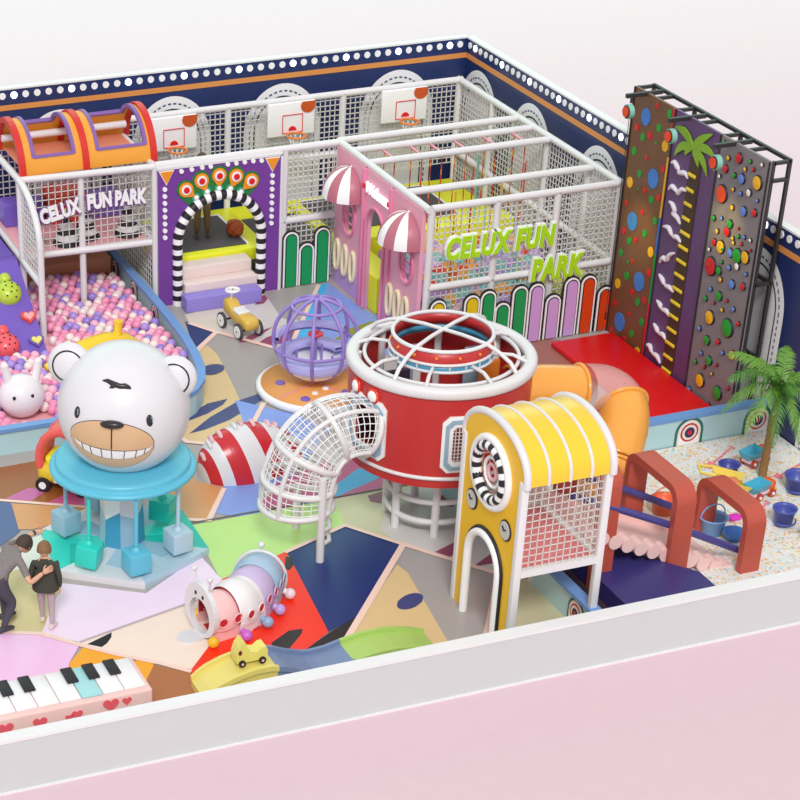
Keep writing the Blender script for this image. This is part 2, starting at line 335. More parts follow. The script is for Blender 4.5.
HOLDS_B = [(24.94, 3.97, 0.038, 'g'), (24.53, 3.87, 0.083, 'r'), (24.78, 3.79, 0.041, 'y'), (24.25, 3.91, 0.035, 'g'), (23.96, 3.96, 0.032, 'w'), (24.82, 3.62, 0.068, 'r'), (24.34, 3.77, 0.035, 'y'), (24.15, 3.83, 0.035, 'r'), (24.93, 3.47, 0.033, 'w'), (24.58, 3.6, 0.046, 'g'), (24.39, 3.61, 0.081, 'b'), (24.01, 3.68, 0.112, 'y'), (24.82, 3.24, 0.143, 'o'), (24.55, 3.4, 0.033, 'y'), (24.36, 3.4, 0.038, 'b'), (24.17, 3.48, 0.059, 'w'), (23.94, 3.44, 0.029, 'b'), (24.51, 3.14, 0.046, 'y'), (24.23, 3.18, 0.078, 'b'), (23.97, 3.25, 0.064, 'r'), (24.93, 2.83, 0.05, 'g'), (24.73, 2.9, 0.036, 'b'), (24.51, 2.89, 0.071, 'g'), (24.29, 2.9, 0.024, 'r'), (24.79, 2.68, 0.042, 'y'), (24.55, 2.76, 0.08, 'r'), (24.38, 2.72, 0.03, 'y'), (24.26, 2.79, 0.035, 'g'), (24.12, 2.83, 0.038, 'b'), (23.96, 2.84, 0.032, 'w'), (24.83, 2.5, 0.058, 'r'), (24.65, 2.49, 0.105, 'y'), (24.59, 2.48, 0.041, 'g'), (24.35, 2.66, 0.033, 'y'), (24.16, 2.71, 0.033, 'r'), (24.4, 2.49, 0.077, 'b'), (24.22, 2.51, 0.12, 'g'), (24.02, 2.56, 0.103, 'y'), (24.92, 2.35, 0.034, 'w'), (23.92, 2.7, 0.027, 'r'), (24.57, 2.28, 0.033, 'g'), (24.83, 2.12, 0.151, 'r'), (24.37, 2.27, 0.047, 'b'), (24.18, 2.36, 0.06, 'w'), (24.61, 2.13, 0.07, 'g'), (24.53, 2.02, 0.042, 'y'), (24.24, 2.06, 0.077, 'b'), (23.97, 2.13, 0.063, 'r'), (23.94, 2.33, 0.035, 'b'), (24.74, 1.79, 0.042, 'b'), (24.51, 1.77, 0.078, 'g'), (24.84, 1.6, 0.048, 'g'), (24.61, 1.62, 0.028, 'r'), (24.3, 1.78, 0.031, 'r'), (24.38, 1.6, 0.036, 'y'), (24.11, 1.72, 0.044, 'b'), (24.66, 1.37, 0.116, 'y'), (24.19, 1.39, 0.151, 'g'), (23.94, 1.56, 0.044, 'r'), (24.88, 1.1, 0.048, 'b'), (24.65, 1.0, 0.082, 'g'), (24.36, 1.1, 0.048, 'r'), (24.74, 0.75, 0.043, 'b'), (24.21, 0.98, 0.039, 'b'), (23.96, 1.05, 0.078, 'y'), (24.52, 0.72, 0.08, 'g'), (24.86, 0.56, 0.043, 'g'), (24.61, 0.58, 0.031, 'r'), (24.31, 0.74, 0.031, 'r'), (24.39, 0.56, 0.028, 'y'), (24.67, 0.33, 0.115, 'y'), (24.92, 0.06, 0.058, 'b'), (24.19, 0.33, 0.119, 'g'), (23.94, 0.52, 0.037, 'r'), (24.66, -0.04, 0.078, 'g'), (24.37, 0.06, 0.04, 'r')]
BIRDS = [[(26.21, 3.25), (26.12, 3.29), (26.01, 3.23), (25.97, 3.18), (25.81, 3.22), (25.72, 3.17)], [(26.18, 2.84), (26.11, 2.92), (26.0, 2.9), (25.93, 2.87), (25.84, 2.96), (25.71, 2.98)], [(26.13, 2.67), (26.02, 2.66), (25.94, 2.58), (25.99, 2.54), (25.85, 2.51), (25.76, 2.44)], [(26.2, 2.25), (26.04, 2.28), (25.93, 2.2), (25.78, 2.22), (25.68, 2.18)], [(26.17, 1.67), (26.09, 1.78), (25.98, 1.77), (25.94, 1.87), (25.81, 1.96)], [(26.14, 1.49), (26.03, 1.45), (25.95, 1.39), (25.79, 1.4), (25.69, 1.37)], [(26.11, 1.07), (26.0, 1.04), (25.95, 0.99), (25.8, 1.01), (25.7, 0.96)], [(26.11, 0.68), (26.01, 0.64), (25.94, 0.59), (25.81, 0.61), (25.73, 0.56)], [(26.26, 0.25), (26.13, 0.29), (26.05, 0.21), (25.89, 0.21), (25.79, 0.13)]]
PALM = [(25.71, 3.65), (25.85, 3.68), (26.08, 3.45), (26.12, 3.4), (26.13, 3.53), (25.93, 3.71), (25.84, 3.75), (26.03, 3.81), (26.21, 3.79), (26.04, 3.88), (25.87, 3.88), (25.68, 3.81), (25.57, 3.94), (25.39, 4.03), (25.23, 4.03), (25.41, 3.97), (25.55, 3.83), (25.29, 3.9), (25.16, 3.86), (25.1, 3.71), (25.27, 3.79), (25.48, 3.77), (25.29, 3.63), (25.24, 3.42), (25.3, 3.4), (25.45, 3.58), (25.55, 3.7), (25.55, 3.59), (25.5, 3.46), (25.57, 3.45), (25.63, 3.64)]
# ------------------------------------------------------------------ camera, light
cam = bpy.data.cameras.new('camera'); co = bpy.data.objects.new('camera', cam); COL.objects.link(co)
cam.sensor_width = 36; cam.lens = 2081.57*36/800; cam.shift_x = (400-186.02)/800; cam.shift_y = (692.62-400)/800
co.location = (0,0,14.01); co.rotation_euler = (PI/2-.58638, 0, -.35594); cam.clip_end = 400
sc.camera = co
w = bpy.data.worlds.new('world'); sc.world = w; w.use_nodes = True
bg = w.node_tree.nodes['Background']; bg.inputs[0].default_value = (1,.985,.985,1); bg.inputs[1].default_value = .72
def sun(name, e, energy, ang):
    l = bpy.data.lights.new(name, 'SUN'); l.energy = energy; l.angle = ang
    o = bpy.data.objects.new(name, l); COL.objects.link(o); o.rotation_euler = e; return o
sun('sun', (math.radians(42), math.radians(-20), 0), 1.75, math.radians(14))
def area(name, loc, rot, sx, sy, e, col=(1,1,1)):
    l = bpy.data.lights.new(name, 'AREA'); l.shape = 'RECTANGLE'; l.size = sx; l.size_y = sy; l.energy = e; l.color = col
    o = bpy.data.objects.new(name, l); COL.objects.link(o); o.location = loc; o.rotation_euler = rot; return o
area('background_fill', (30,58,16), (0,0,0), 90, 34, 8800, (.30,1,.74))  # added tinted lamp without a visible source, whitens the ground behind the walls
for i, (x, y, e) in enumerate([(17.0,26.95,70),(17.0,24.7,60)]):
    l = bpy.data.lights.new('ceiling_spot', 'SPOT'); l.energy = e*1.6; l.color = (1,.85,.2); l.spot_size = .6; l.spot_blend = 1; l.shadow_soft_size = .05
    o = bpy.data.objects.new('ceiling_spot', l); COL.objects.link(o); o.location = (15.9,y,3.0+.5*i)
    o.rotation_euler = (Vector((17.6,y-.1,1.9+.9*i))-o.location).to_track_quat('-Z','Y').to_euler()
sc.view_settings.view_transform = 'Standard'; sc.view_settings.look = 'None'; sc.view_settings.gamma = 1
sc.view_settings.exposure = 0; sc.view_settings.use_curve_mapping = False

# ------------------------------------------------------------------ the setting
PAL = {'rose':(160,105,92),'sand_beige':(214,205,186),'light_grey':(206,201,198),'mid_grey':(164,158,155),'navy':(20,44,108),'blue':(128,156,222),
 'cyan':(70,178,232),'tan':(216,188,138),'navy_leaf':(62,70,120),'maroon':(148,66,98),'olive':(136,146,40),'black':(36,26,28),'ochre':(208,150,98),
 'magenta':(200,88,140),'magenta_soft':(192,98,158),'light_green':(186,222,128),'pale_olive':(200,198,160),'red':(240,48,22),'peach':(242,206,192),
 'brown':(152,88,42),'navy_soft':(78,92,142),'pale_grey':(216,216,206),'khaki':(206,188,136),'pale_pink':(236,214,234),'pink':(234,190,226),
 'cream':(242,218,204),'orange':(240,164,38),'brown_light':(170,106,62),'seam':(96,92,88),'seam_soft':(188,170,176)}
def vinyl(k): return mat('vinyl_'+k, tuple(min(250, v*1.05) for v in PAL[k]), .36)
f = MB(); f.mat(mat('vinyl_base', (176,168,164), .4))
f.box((0,18.7,-.018), (18,33.8,0))
for i, (k, pts) in enumerate(FLOOR):
    z = .001+.0002*i
    # keep winding counter-clockwise so the face looks up
    A = sum(pts[j][0]*pts[(j+1) % len(pts)][1]-pts[(j+1) % len(pts)][0]*pts[j][1] for j in range(len(pts)))
    if A < 0: pts = pts[::-1]
    f.mat(vinyl(k))
    tri = tessellate_polygon([[Vector((x,y,0)) for x, y in pts]]); P3 = [(x,y,z) for x, y in pts]
    def up(t_):
        a, b_, c = (pts[i] for i in t_); return tuple(t_) if (b_[0]-a[0])*(c[1]-a[1])-(b_[1]-a[1])*(c[0]-a[0]) > 0 else tuple(t_)[::-1]
    f.add(P3, [up(t_) for t_ in tri], False)
struct(f.build('floor'))
g = MB(); g.mat(mat('pink_studio_ground', (224,196,205), .6)); g.box((-90,-20,-.4), (170,260,-.02)); struct(g.build('ground'))

NAVY = mat('navy_wall', (36,52,102), .3, var=.12, scale=.6); ORANGE = mat('orange_band', (224,150,80), .4)
WALLW = mat('wall_white', (236,236,236), .5); PAPER = mat('mural_white', (246,246,248), .5)
LAMP = mat('lit_bulb', (240,246,255), .3, emit=3.5); BULB = mat('unlit_bulb', (250,251,253), .3)
DASH = mat('dash_ink', (70,76,110), .5)
def mural(mb, horiz, c, side):
    """white arch printed on the wall with a dashed and a solid ink line"""
    def P(u, z, t): return (u, 33.8-t, z) if horiz else (18-t, u, z)
    def ring(r0, r1, t, m, a0=0, a1=PI, n=24, zc=1.72):
        mb.mat(m); vs = []; fs = []
        for i in range(n+1):
            a = a0+(a1-a0)*i/n
            for r in (r0, r1): vs.append(P(c+r*math.cos(a), zc+r*math.sin(a)*1.18, t))
        for i in range(n): fs.append((2*i,2*i+1,2*i+3,2*i+2))
        mb.add(vs, fs, False)
    mb.mat(PAPER)
    n = 24; o = [P(c-.74, 0, .004)]+[P(c-.74*math.cos(PI*i/n), 1.72+.74*1.18*math.sin(PI*i/n), .004) for i in range(n+1)]+[P(c+.74, 0, .004)]
    mb.add(o, [tuple(range(len(o)))], False)
    for k in range(20): ring(.615, .64, .008, DASH, PI*(k+.15)/20, PI*(k+.75)/20, 2)
    ring(.53, .555, .008, BLACK)
    for sgn in (-1, 1):
        mb.mat(BLACK); a, b = c+sgn*.53, c+sgn*.555
        mb.add([P(a,0,.008),P(b,0,.008),P(b,1.72,.008),P(a,1.72,.008)], [(0,1,2,3)], False)
        mb.mat(DASH); a, b = c+sgn*.615, c+sgn*.64
        for k in range(17):
            z = .05+k*.1; mb.add([P(a,z,.008),P(b,z,.008),P(b,z+.055,.008),P(a,z+.055,.008)], [(0,1,2,3)], False)
def wall(name, horiz, lo, hi, murals):
    mb = MB(); mb.mat(NAVY)
    if horiz: mb.box((lo,33.8,-.2), (hi,33.92,3.03))
    else: mb.box((18,lo,-.2), (18.12,hi,3.03))
    mb.mat(WALLW)
    if horiz: mb.box((lo,33.79,3.03), (hi+.03,33.93,3.06))
    else: mb.box((17.99,lo,3.03), (18.13,hi,3.06))
    mb.mat(ORANGE)
    if horiz: mb.box((lo,33.79,2.68), (hi,33.8,2.77))
    else: mb.box((17.99,lo,2.68), (18,hi,2.77))
    k = 0; s = hi-.14
    while s > lo:
        mb.mat(LAMP if k % 5 == 1 else BULB)
        if horiz: mb.cyl((s,33.8,2.93), (s,33.785,2.93), .058, 14)
        else: mb.cyl((18,s,2.93), (17.985,s,2.93), .058, 14)
        s -= .205; k += 1
    for c in murals: mural(mb, horiz, c, 0)
    return struct(mb.build(name))
wall('wall_back', True, 3, 18, [8.15,10.25,12.3,14.4,16.65])
wall('wall_right', False, 18.7, 33.8, [33.18,31.2,28.85,26.5,24.2,21.95,19.7])
fw = MB(); fw.mat(mat('front_wall_grey', (206,210,210), .55)); fw.box((0,18.56,-.2), (18.2,18.7,.67))
fw.mat(WALLW); fw.box((0,18.545,.67), (18.2,18.72,.71)); fw.box((0,18.54,-.2), (18.2,18.56,.005))
struct(fw.build('wall_front'))
# ------------------------------------------------------------------ left: slide tower with barrel roof
PURP = colour('purple_vinyl', (118,92,190), .35); PINKV = colour('pink_vinyl', (244,178,184), .4); YEL = colour('yellow_vinyl', (240,244,44), .4)
t = thing('play_tower', 'white tubular tower with netted sides standing in the ball pit under the orange barrel roof', 'play tower', (9.9,31.2,0))
for x, y, z0 in [(8.75,31.2,0),(9.78,31.2,0),(11.0,31.05,0),(8.75,33.1,0),(9.8,33.1,0),(11.0,33.1,0)]:
    MB().mat(WHITE).cyl((x,y,z0), (x,y,2.4), .055, 14).build('post', t)
MB().mat(WHITE).cyl((8.75,30.15,0), (8.75,30.15,1.62), .055, 14).build('post', t)
for p, q in [((8.7,31.2,2.4),(11,31.05,2.4)),((8.75,31.2,1.1),(11,31.1,1.1)),((8.75,31.2,2.4),(8.75,33.1,2.4)),((8.75,33.1,2.4),(11,33.1,2.4)),
             ((8.75,33.1,1.1),(11,33.1,1.1)),((8.75,30.15,1.02),(8.75,33.1,1.1)),((11,31.1,1.1),(11,33.1,1.1)),((11,31.05,2.4),(11,33.1,2.4)),((7.2,33.1,2.4),(8.75,33.1,2.4)),((7.2,33.1,1.1),(8.75,33.1,1.1))]:
    MB().mat(WHITE).cyl(p, q, .055, 14).build('beam', t)
a = [(8.75, 31.2-1.05*math.sin(i/10*PI/2)**1.15, 1.62+.78*math.cos(i/10*PI/2)) for i in range(11)]
MB().mat(WHITE).tube(a, .055, 12).build('curved_rail', t)
n = MB().mat(NETW); net(n, (8.78,31.17,1.15), (1,0,0), (0,0,1), 2.2, 1.2, .11, .012); n.build('net', t)
n = MB().mat(NETW); net(n, (8.78,33.1,1.15), (1,0,0), (0,0,1), 2.2, 1.2, .11, .014); n.build('net', t)
n = MB().mat(NETW); net(n, (11.0,31.2,.1), (0,1,0), (0,0,1), 1.9, 2.3, .11, .013); n.build('net', t)
n = MB().mat(NETW)
for k in range(1, 11):
    y = 31.2-k*.1; zt = 1.62+.78*math.cos(math.asin(min(1, (k*.1/1.05))**(1/1.15)))
    n.bar((8.75,y,1.08), (8.75,y,zt), .014)
for k in range(13):
    z = 1.12+k*.1
    ye = 30.17 if z < 1.62 else 31.2-1.05*math.sin(math.acos(min(1, (z-1.62)/.78)))**1.15
    n.bar((8.75,31.2,z), (8.75,ye,z), .014)
n.build('net', t)
MB().mat(PINKV).rbox((8.8,31.25,1.02), (10.98,33.05,1.1), .02).build('platform', t)
def block(name, a, b, m, label, cat='soft block'):
    o = MB().mat(m).rbox(a, b, .025).build(name); recentre(o); tag(o, label, cat, 'soft blocks on the tower platform'); return o
block('soft_block', (8.85,32.55,1.1), (9.55,32.95,1.5), PURP, 'purple soft block at the left end of the tower platform')
block('soft_block', (9.62,32.35,1.1), (10.25,32.95,1.62), colour('red_vinyl', (226,74,44), .4), 'orange red soft block behind the white letters')
block('soft_block', (10.3,32.45,1.1), (10.92,32.95,1.45), colour('violet_vinyl', (140,118,206), .4), 'violet soft block at the right end of the tower platform')
for x, y, lab in [(10.0,31.7,'white and black striped soft cone in the middle of the tower platform'),(10.7,31.6,'white and black striped soft cone beside the purple gate'),(9.62,31.55,'small striped soft cone left of the centre post')]:
    c = thing('soft_cone', lab, 'cone', (x,y,1.1), 'striped soft cones')
    m = MB()
    for k in range(6):
        m.mat(WHITE if k % 2 else BLACK); r0 = .24*(1-k/6.5); r1 = .24*(1-(k+1)/6.5)
        m.lathe([(r0,.09*k),(r1,.09*(k+1))], (x,y,1.1), 18)
    m.build('cone_body', c)
    MB().mat(YEL).sphere((x,y,1.66), .04, 10, 8).build('tip', c)
gcone = MB().mat(colour('green_vinyl', (40,150,70), .4)).lathe([(.2,0),(.02,.5),(0,.5)], (9.1,31.7,1.1), 4); o = gcone.build('soft_pyramid'); recentre(o)
tag(o, 'green soft pyramid at the left of the tower platform', 'soft block')
# sign on the net
LET = colour('letter_white', (250,250,250), .4); LETS = colour('letter_edge', (120,84,150), .5)
def word(root, txt, x, y, z, size, ang, m, shear=0., bold=.012, depth=.02, name='word', lab=None):
    M = Matrix.Translation((x,y,z)) @ Matrix.Rotation(PI/2, 4, 'X') @ Matrix.Rotation(ang, 4, 'Z') @ Matrix.Diagonal((.66,1,1,1))
    o = MB().mat(m).text(txt, size, depth, M, shear, bold).build(name, root)
    if lab: o['label'] = lab
    return o
s = thing('letter_sign', 'white cut-out letters CELUX FUN PARK fixed to the net of the ball pit tower', 'sign', (9.95,31.1,1.7))
word(s, 'CELUX', 9.06, 31.08, 1.67, .33, .20, LET, bold=.016); word(s, 'CELUX', 9.05, 31.105, 1.655, .33, .20, LETS, bold=.026, name='word_edge')
word(s, 'FUN', 9.84, 31.08, 1.82, .33, .04, LET, bold=.016); word(s, 'FUN', 9.83, 31.105, 1.805, .33, .04, LETS, bold=.026, name='word_edge')
word(s, 'PARK', 10.31, 31.08, 1.83, .33, -.03, LET, bold=.016); word(s, 'PARK', 10.30, 31.105, 1.815, .33, -.03, LETS, bold=.026, name='word_edge')
# barrel roof
ORV = colour('orange_shell', (240,164,60), .4); REDV = colour('red_band', (212,44,36), .4); VIO = colour('violet_trim', (132,96,168), .4)
rf = thing('barrel_roof', 'orange barrel roof with red bands and two cut-out windows on top of the white tower', 'roof', (9.9,32.1,2.44))
def RP(x, th, r): return (x, 31.98-r*.80*math.cos(th), 2.42+r*.79*math.sin(th))
def shell(x0, x1, th0, th1, r0, r1, n=12):
    m = MB().mat(ORV); vs = []; fs = []
    for i in range(n+1):
        th = th0+(th1-th0)*i/n
        vs += [RP(x0,th,r0), RP(x1,th,r0), RP(x1,th,r1), RP(x0,th,r1)]
    for i in range(n):
        a = 4*i
        fs += [(a,a+1,a+5,a+4),(a+1,a+2,a+6,a+5),(a+2,a+3,a+7,a+6),(a+3,a,a+4,a+7)]
    fs += [(0,3,2,1),(4*n,4*n+1,4*n+2,4*n+3)]
    m.add(vs, fs, False); return m
m = MB()
for x0, x1 in [(8.88,9.86),(9.96,11.08)]:
    wa, wb = x0+.16, x1-.14
    for q in [shell(x0,x1,0,.42,.84,.88), shell(x0,x1,PI-.75,PI,.84,.88), shell(x0,wa,.42,PI-.75,.84,.88), shell(wb,x1,.42,PI-.75,.84,.88)]:
        m.mat(ORV); m.add(q.v, q.f)
m.build('shell', rf)
def aband(x0, x1, r0, r1, th0, th1, mt, name):
    q = shell(x0, x1, th0, th1, r0, r1, 20); mm = MB().mat(mt); mm.add(q.v, q.f); return mm.build(name, rf)
for x in (8.83, 9.9, 11.06): aband(x-.045, x+.06, .82, .93, 0, PI, REDV, 'red_band')
for x0, x1 in [(8.88,9.86),(9.96,11.08)]:
    wa, wb = x0+.16, x1-.14; mm = MB().mat(VIO)
    for q in [shell(wa-.03,wa+.03,.40,PI-.72,.83,.905,14), shell(wb-.03,wb+.03,.40,PI-.72,.83,.905,14), shell(wa,wb,.38,.45,.83,.905,2), shell(wa,wb,PI-.78,PI-.71,.83,.905,2)]: mm.add(q.v, q.f)
    mm.build('window_trim', rf)
mm = MB().mat(WHITE); mm.cyl((8.85,32.5,2.66), (11.0,32.5,2.66), .06); mm.cyl((8.85,31.5,2.58),(11.0,31.5,2.58),.05); mm.build('inner_rail', rf)
mm = MB().mat(colour('inner_liner', (226,140,110), .5)); mm.rbox((8.9,31.35,2.44), (10.95,32.6,2.47), .01); mm.build('inner_liner', rf)

# ------------------------------------------------------------------ ball pit
BLUE = colour('blue_cap', (112,158,216), .4); PALE = colour('pale_blue_panel', (182,216,222), .5)
path = [(5.2,26.6),(9.2,26.56),(9.55,26.58),(9.9,26.68),(10.2,26.9),(10.43,27.2),(10.58,27.6),(10.68,28.1),(10.76,28.8),(10.8,29.6),(10.82,30.4),(10.84,33.0)]
def wallstrip(mb, path, off0, off1, z0, z1):
    P = [Vector(p) for p in path]; vs = []
    for i, p in enumerate(P):
        d = (P[min(i+1,len(P)-1)]-P[max(i-1,0)]).normalized(); nrm = Vector((-d.y,d.x))
        for o_, z in ((off0,z0),(off1,z0),(off1,z1),(off0,z1)): q = p+nrm*o_; vs.append((q.x,q.y,z))
    fs = []
    for i in range(len(P)-1):
        a = 4*i
        for k in range(4): fs.append((a+k, a+(k+1) % 4, a+4+(k+1) % 4, a+4+k))
    fs += [(0,3,2,1), (4*len(P)-4,4*len(P)-3,4*len(P)-2,4*len(P)-1)]
    bm = bmesh.new(); vv = [bm.verts.new(v) for v in vs]
    for f_ in fs: bm.faces.new([vv[i] for i in f_])
    bmesh.ops.recalc_face_normals(bm, faces=bm.faces); mb.bm(bm, False); return mb
pw = thing('ball_pit_wall', 'pale blue padded wall with a blue cap curving round the ball pit', 'pit wall', (10,26.6,0))
wallstrip(MB().mat(PALE), path, .03, .11, 0, .36).build('panel', pw)
wallstrip(MB().mat(BLUE), path, 0, .14, .36, .42).build('cap', pw)
GREEN_D = colour('teal_ink', (30,110,96), .5); CREAM = colour('cream_print', (240,226,214), .5); RED = colour('red_print', (206,34,52), .5); NAVYP = colour('navy_print', (36,40,90), .5)
def target(root, P, c, zc, s=1., flip=1, h=.36):
    """arched badge: teal arch, white field, red and navy rings; P(u,z,t) maps to the wall"""
    mb = MB()
    def face(pts, t, m):
        mb.mat(m); mb.add([P(u,z,t) for u, z in pts], [tuple(range(len(pts)))], False)
    zt = zc+.2*s
    face(arch2d(c-.245*s, c+.245*s, zc-.22*s, zt+.045*s, 14), .004, GREEN_D)
    face(arch2d(c-.20*s, c+.20*s, zc-.22*s, zt, 14), .007, CREAM)
    face(arch2d(c-.175*s, c+.175*s, zc-.22*s, zt-.025*s, 14), .010, LET)
    face(circ2d(c, zc, .155*s), .013, RED); face(circ2d(c, zc, .125*s), .016, CREAM)
    face(circ2d(c, zc, .085*s), .019, NAVYP); face(circ2d(c, zc, .04*s), .022, RED)
    return mb.build('target_badge', root)
for y in (32.3,31.3,30.25,29.1): target(pw, lambda u, z, t: (10.70-t, u, z), y, .21, .72)
# balls
bm_ = {}
def ballmat(k, c): return colour('ball_'+k, c, .32)
BM = [ballmat('pink', (240,150,186)), ballmat('rose', (246,184,204)), ballmat('cream', (244,226,222)), ballmat('lilac', (172,146,220)), ballmat('violet', (150,128,208))]
BN = ['rose pink plastic ball lying in the ball pit', 'pale pink plastic ball lying in the ball pit', 'cream white plastic ball lying in the ball pit', 'lilac plastic ball lying in the ball pit', 'violet plastic ball lying in the ball pit']
BG = ['rose pink balls in the pit','pale pink balls in the pit','cream balls in the pit','lilac balls in the pit','violet balls in the pit']
R_B = .078
bases = []
for k in range(5):
    o = MB().mat(BM[k]).sphere((0,0,0), R_B, 16, 10).build('pit_ball'); tag(o, BN[k], 'ball', BG[k]); bases.append(o)
def inside_pit(x, y):
    if y < 26.75+R_B or x < 5.4: return False
    if y > 32.15: return False
    xr = 10.68
    if y < 28.4: xr = 9.3+1.3*math.sqrt(max(0, 1-((28.2-min(y,28.2))/1.55)**2))-.02
    return x < xr-R_B*1.2
pts = []
row = 0; y = 26.84
while y < 32.2:
    x = 6.3+(R_B if row % 2 else 0)
    while x < 10.7:
        px_, py_ = x+rnd.uniform(-.016,.016), y+rnd.uniform(-.016,.016)
        if inside_pit(px_, py_):
            z = .20+rnd.uniform(-.02,.045)+.10*max(0, noise.noise(Vector((px_*1.3,py_*1.3,0))))
            pts.append((px_,py_,z))
        x += R_B*2.02
    y += R_B*1.76; row += 1
def clear(p):
    x, y, z = p
    for cx, cy, r in [(8.75,30.15,.125),(8.75,31.2,.125),(9.78,31.2,.125),(7.6,27.35,.36)]:
        if (x-cx)**2+(y-cy)**2 < r*r: return False
    if abs(y-(28.85+.18*(x-9.2))) < .27 and 8.4 < x < 10.1: return False
    if x < 8.76 and y > 29.35: return False
    return True
pts = [p for p in pts if clear(p)]
def shown(p):
    # the stretch one can see: right of the slope, this side of the tower
    x, y, z = p
    return y < 32.2 and not (x < 6.6)
near = [p for p in pts if shown(p)]
near.sort(key=lambda p: p[1])
# those behind the bear's head are out of sight, they go with the rest
def hid(p):
    x, y, z = p; dx = x-8.55; dy = y-26.9
    return (27.0 < y < 28.35 and 7.95+.32*(y-27) < x < 9.55+.30*(y-27))
ones = [p for p in near if not hid(p)][:300]; rest = [p for p in pts if p not in set(ones)]
W = [.32,.62,.82,.93,1.]
used = [False]*5
for p in ones:
    q = rnd.random(); k = next(i for i, w_ in enumerate(W) if q < w_)
    o = bases[k] if not used[k] else bases[k].copy()
    if used[k]: COL.objects.link(o)
    used[k] = True; o.location = p
mb = MB()
for p in rest:
    q = rnd.random(); k = next(i for i, w_ in enumerate(W) if q < w_); mb.mat(BM[k]).sphere(p, R_B, 10, 7)
o = mb.build('pit_balls'); tag(o, 'remaining pink and lilac balls filling the back of the ball pit', 'balls', kind='stuff')
o = MB().mat(colour('pit_back_brown', (206,150,112), .5)).rbox((8.85,32.35,.12),(10.65,32.98,.42),.02).build('padded_bench'); recentre(o); tag(o, 'brown padded bench under the tower at the back of the ball pit', 'bench')
bed = MB().mat(PINKV).box((5.3,26.75,0), (9.2,32.3,.12)); bed.box((9.2,28.2,0), (10.6,32.3,.12)); bed.build('pit_bed'); tag(bpy.data.objects['pit_bed'], 'pink bed under the balls of the pit', 'pit bed', kind='stuff')
# slope
sl = thing('climbing_slope', 'purple climbing slope running down from the tower into the balls', 'slope', (7.6,29.8,0))
MB().mat(PURP).prism([(31.25,0),(31.25,1.13),(31.1,1.13),(29.5,.13),(29.4,0)], 'x', 6.3, 8.62).build('ramp', sl)
MB().mat(PURP).box((6.3,31.27,1.0), (8.62,33.0,1.13)).build('landing', sl)
def SZ(y): return .13+(y-29.5)*(1.0/1.6)
nsl = Vector((0,-1.0,1.6)).normalized()
def onslope(x, y, h=0): return Vector((x,y,SZ(y)))+nsl*h
SM = Matrix.Rotation(math.atan2(1.0,1.6), 4, 'X')
def ladybug(x, y, col, lab):
    t = thing('ladybird_hold', lab, 'climbing hold', onslope(x,y), 'ladybird holds on the purple slope')
    MT = Matrix.Translation(onslope(x,y)) @ SM @ Matrix.Diagonal((.66,.66,.75,1))
    m = MB().mat(col); m.xf = MT
    m.lathe([(.33,0),(.33,.05),(.29,.14),(.2,.21),(.1,.245),(0,.25)], (0,0,0), 24); m.build('shell', t)
    h = MB().mat(col); h.xf = MT; h.lathe([(.16,0),(.16,.04),(.12,.12),(.05,.15),(0,.15)], (.02,.42,0), 18); h.build('head', t)
    d = MB().mat(BLACK)
    for k in range(12):
        a = k*2.4; r = .285*math.sqrt((k+.5)/12); z = .262*math.sqrt(max(0,1-(r/.345)**2))
        d.xf = MT; d.sphere((r*math.cos(a),r*math.sin(a),z), (.024,.024,.014), 8, 6)
    d.build('spot', t)
ladybug(8.30, 30.55, colour('lime_plastic', (190,214,70), .3), 'lime green ladybird climbing hold at the top of the purple slope')
ladybug(8.0, 29.72, colour('coral_plastic', (238,96,104), .3), 'coral red ladybird climbing hold at the foot of the purple slope')
def heart2d(s, n=28):
    o = []
    for i in range(n):
        a = 2*PI*i/n; x = 16*math.sin(a)**3; y = 13*math.cos(a)-5*math.cos(2*a)-2*math.cos(3*a)-math.cos(4*a); o.append((x*s/16, y*s/16))
    return o
def heart(x, y, c1, c2, lab):
    t = thing('heart_hold', lab, 'climbing hold', onslope(x,y), 'heart holds on the purple slope')
    MT = Matrix.Translation(onslope(x,y)) @ SM
    for nm, s_, a_, b_, c in [('rim',.13,0,.05,c1),('inlay',.085,.05,.07,c2)]:
        m = MB().mat(c); m.xf = MT; m.prism(heart2d(s_), 'z', a_, b_); m.build(nm, t)
heart(8.50, 30.12, colour('heart_red', (230,84,68), .4), colour('heart_pink', (246,170,170), .4), 'red heart shaped hold with a pink middle on the purple slope')
heart(8.50, 29.72, colour('heart_violet', (108,92,178), .4), colour('heart_yellow', (232,224,120), .4), 'violet heart shaped hold with a yellow middle on the purple slope')
# floating toys in the pit
BAN = colour('banana_yellow', (246,206,50), .35)
t = thing('banana_seat', 'yellow inflatable banana lying on the balls behind the bear head', 'inflatable toy', (9.3,29.1,.2))
m = MB().mat(BAN); pth = [(8.32,28.66,.30),(8.62,28.73,.36),(9.0,28.8,.41),(9.4,28.88,.42),(9.75,28.95,.38),(10.0,29.0,.30)]
m.tube(pth, n=16, rr=[.05,.13,.19,.21,.16,.05]); m.build('body', t)
m = MB().mat(BAN); m.tube([(9.58,28.92,.48),(9.61,28.93,.62),(9.62,28.93,.78)], n=12, rr=[.12,.065,.075]); m.build('stalk', t)
t = thing('animal_inflatable', 'white inflatable animal with two stubby horns sitting in the pink balls', 'inflatable toy', (7.6,27.35,.1))
WP = colour('white_plastic', (240,234,238), .3)
MB().mat(WP).sphere((7.60,27.52,.46), (.35,.33,.33), 24, 14).build('body', t)
for sx in (-.25,.3): MB().mat(WP).tube([(7.61+sx*.75,27.54,.68),(7.61+sx*.95,27.56,.94)], n=12, rr=[.07,.06]).sphere((7.61+sx*.95,27.56,.95), .062, 12, 8).build('horn', t)
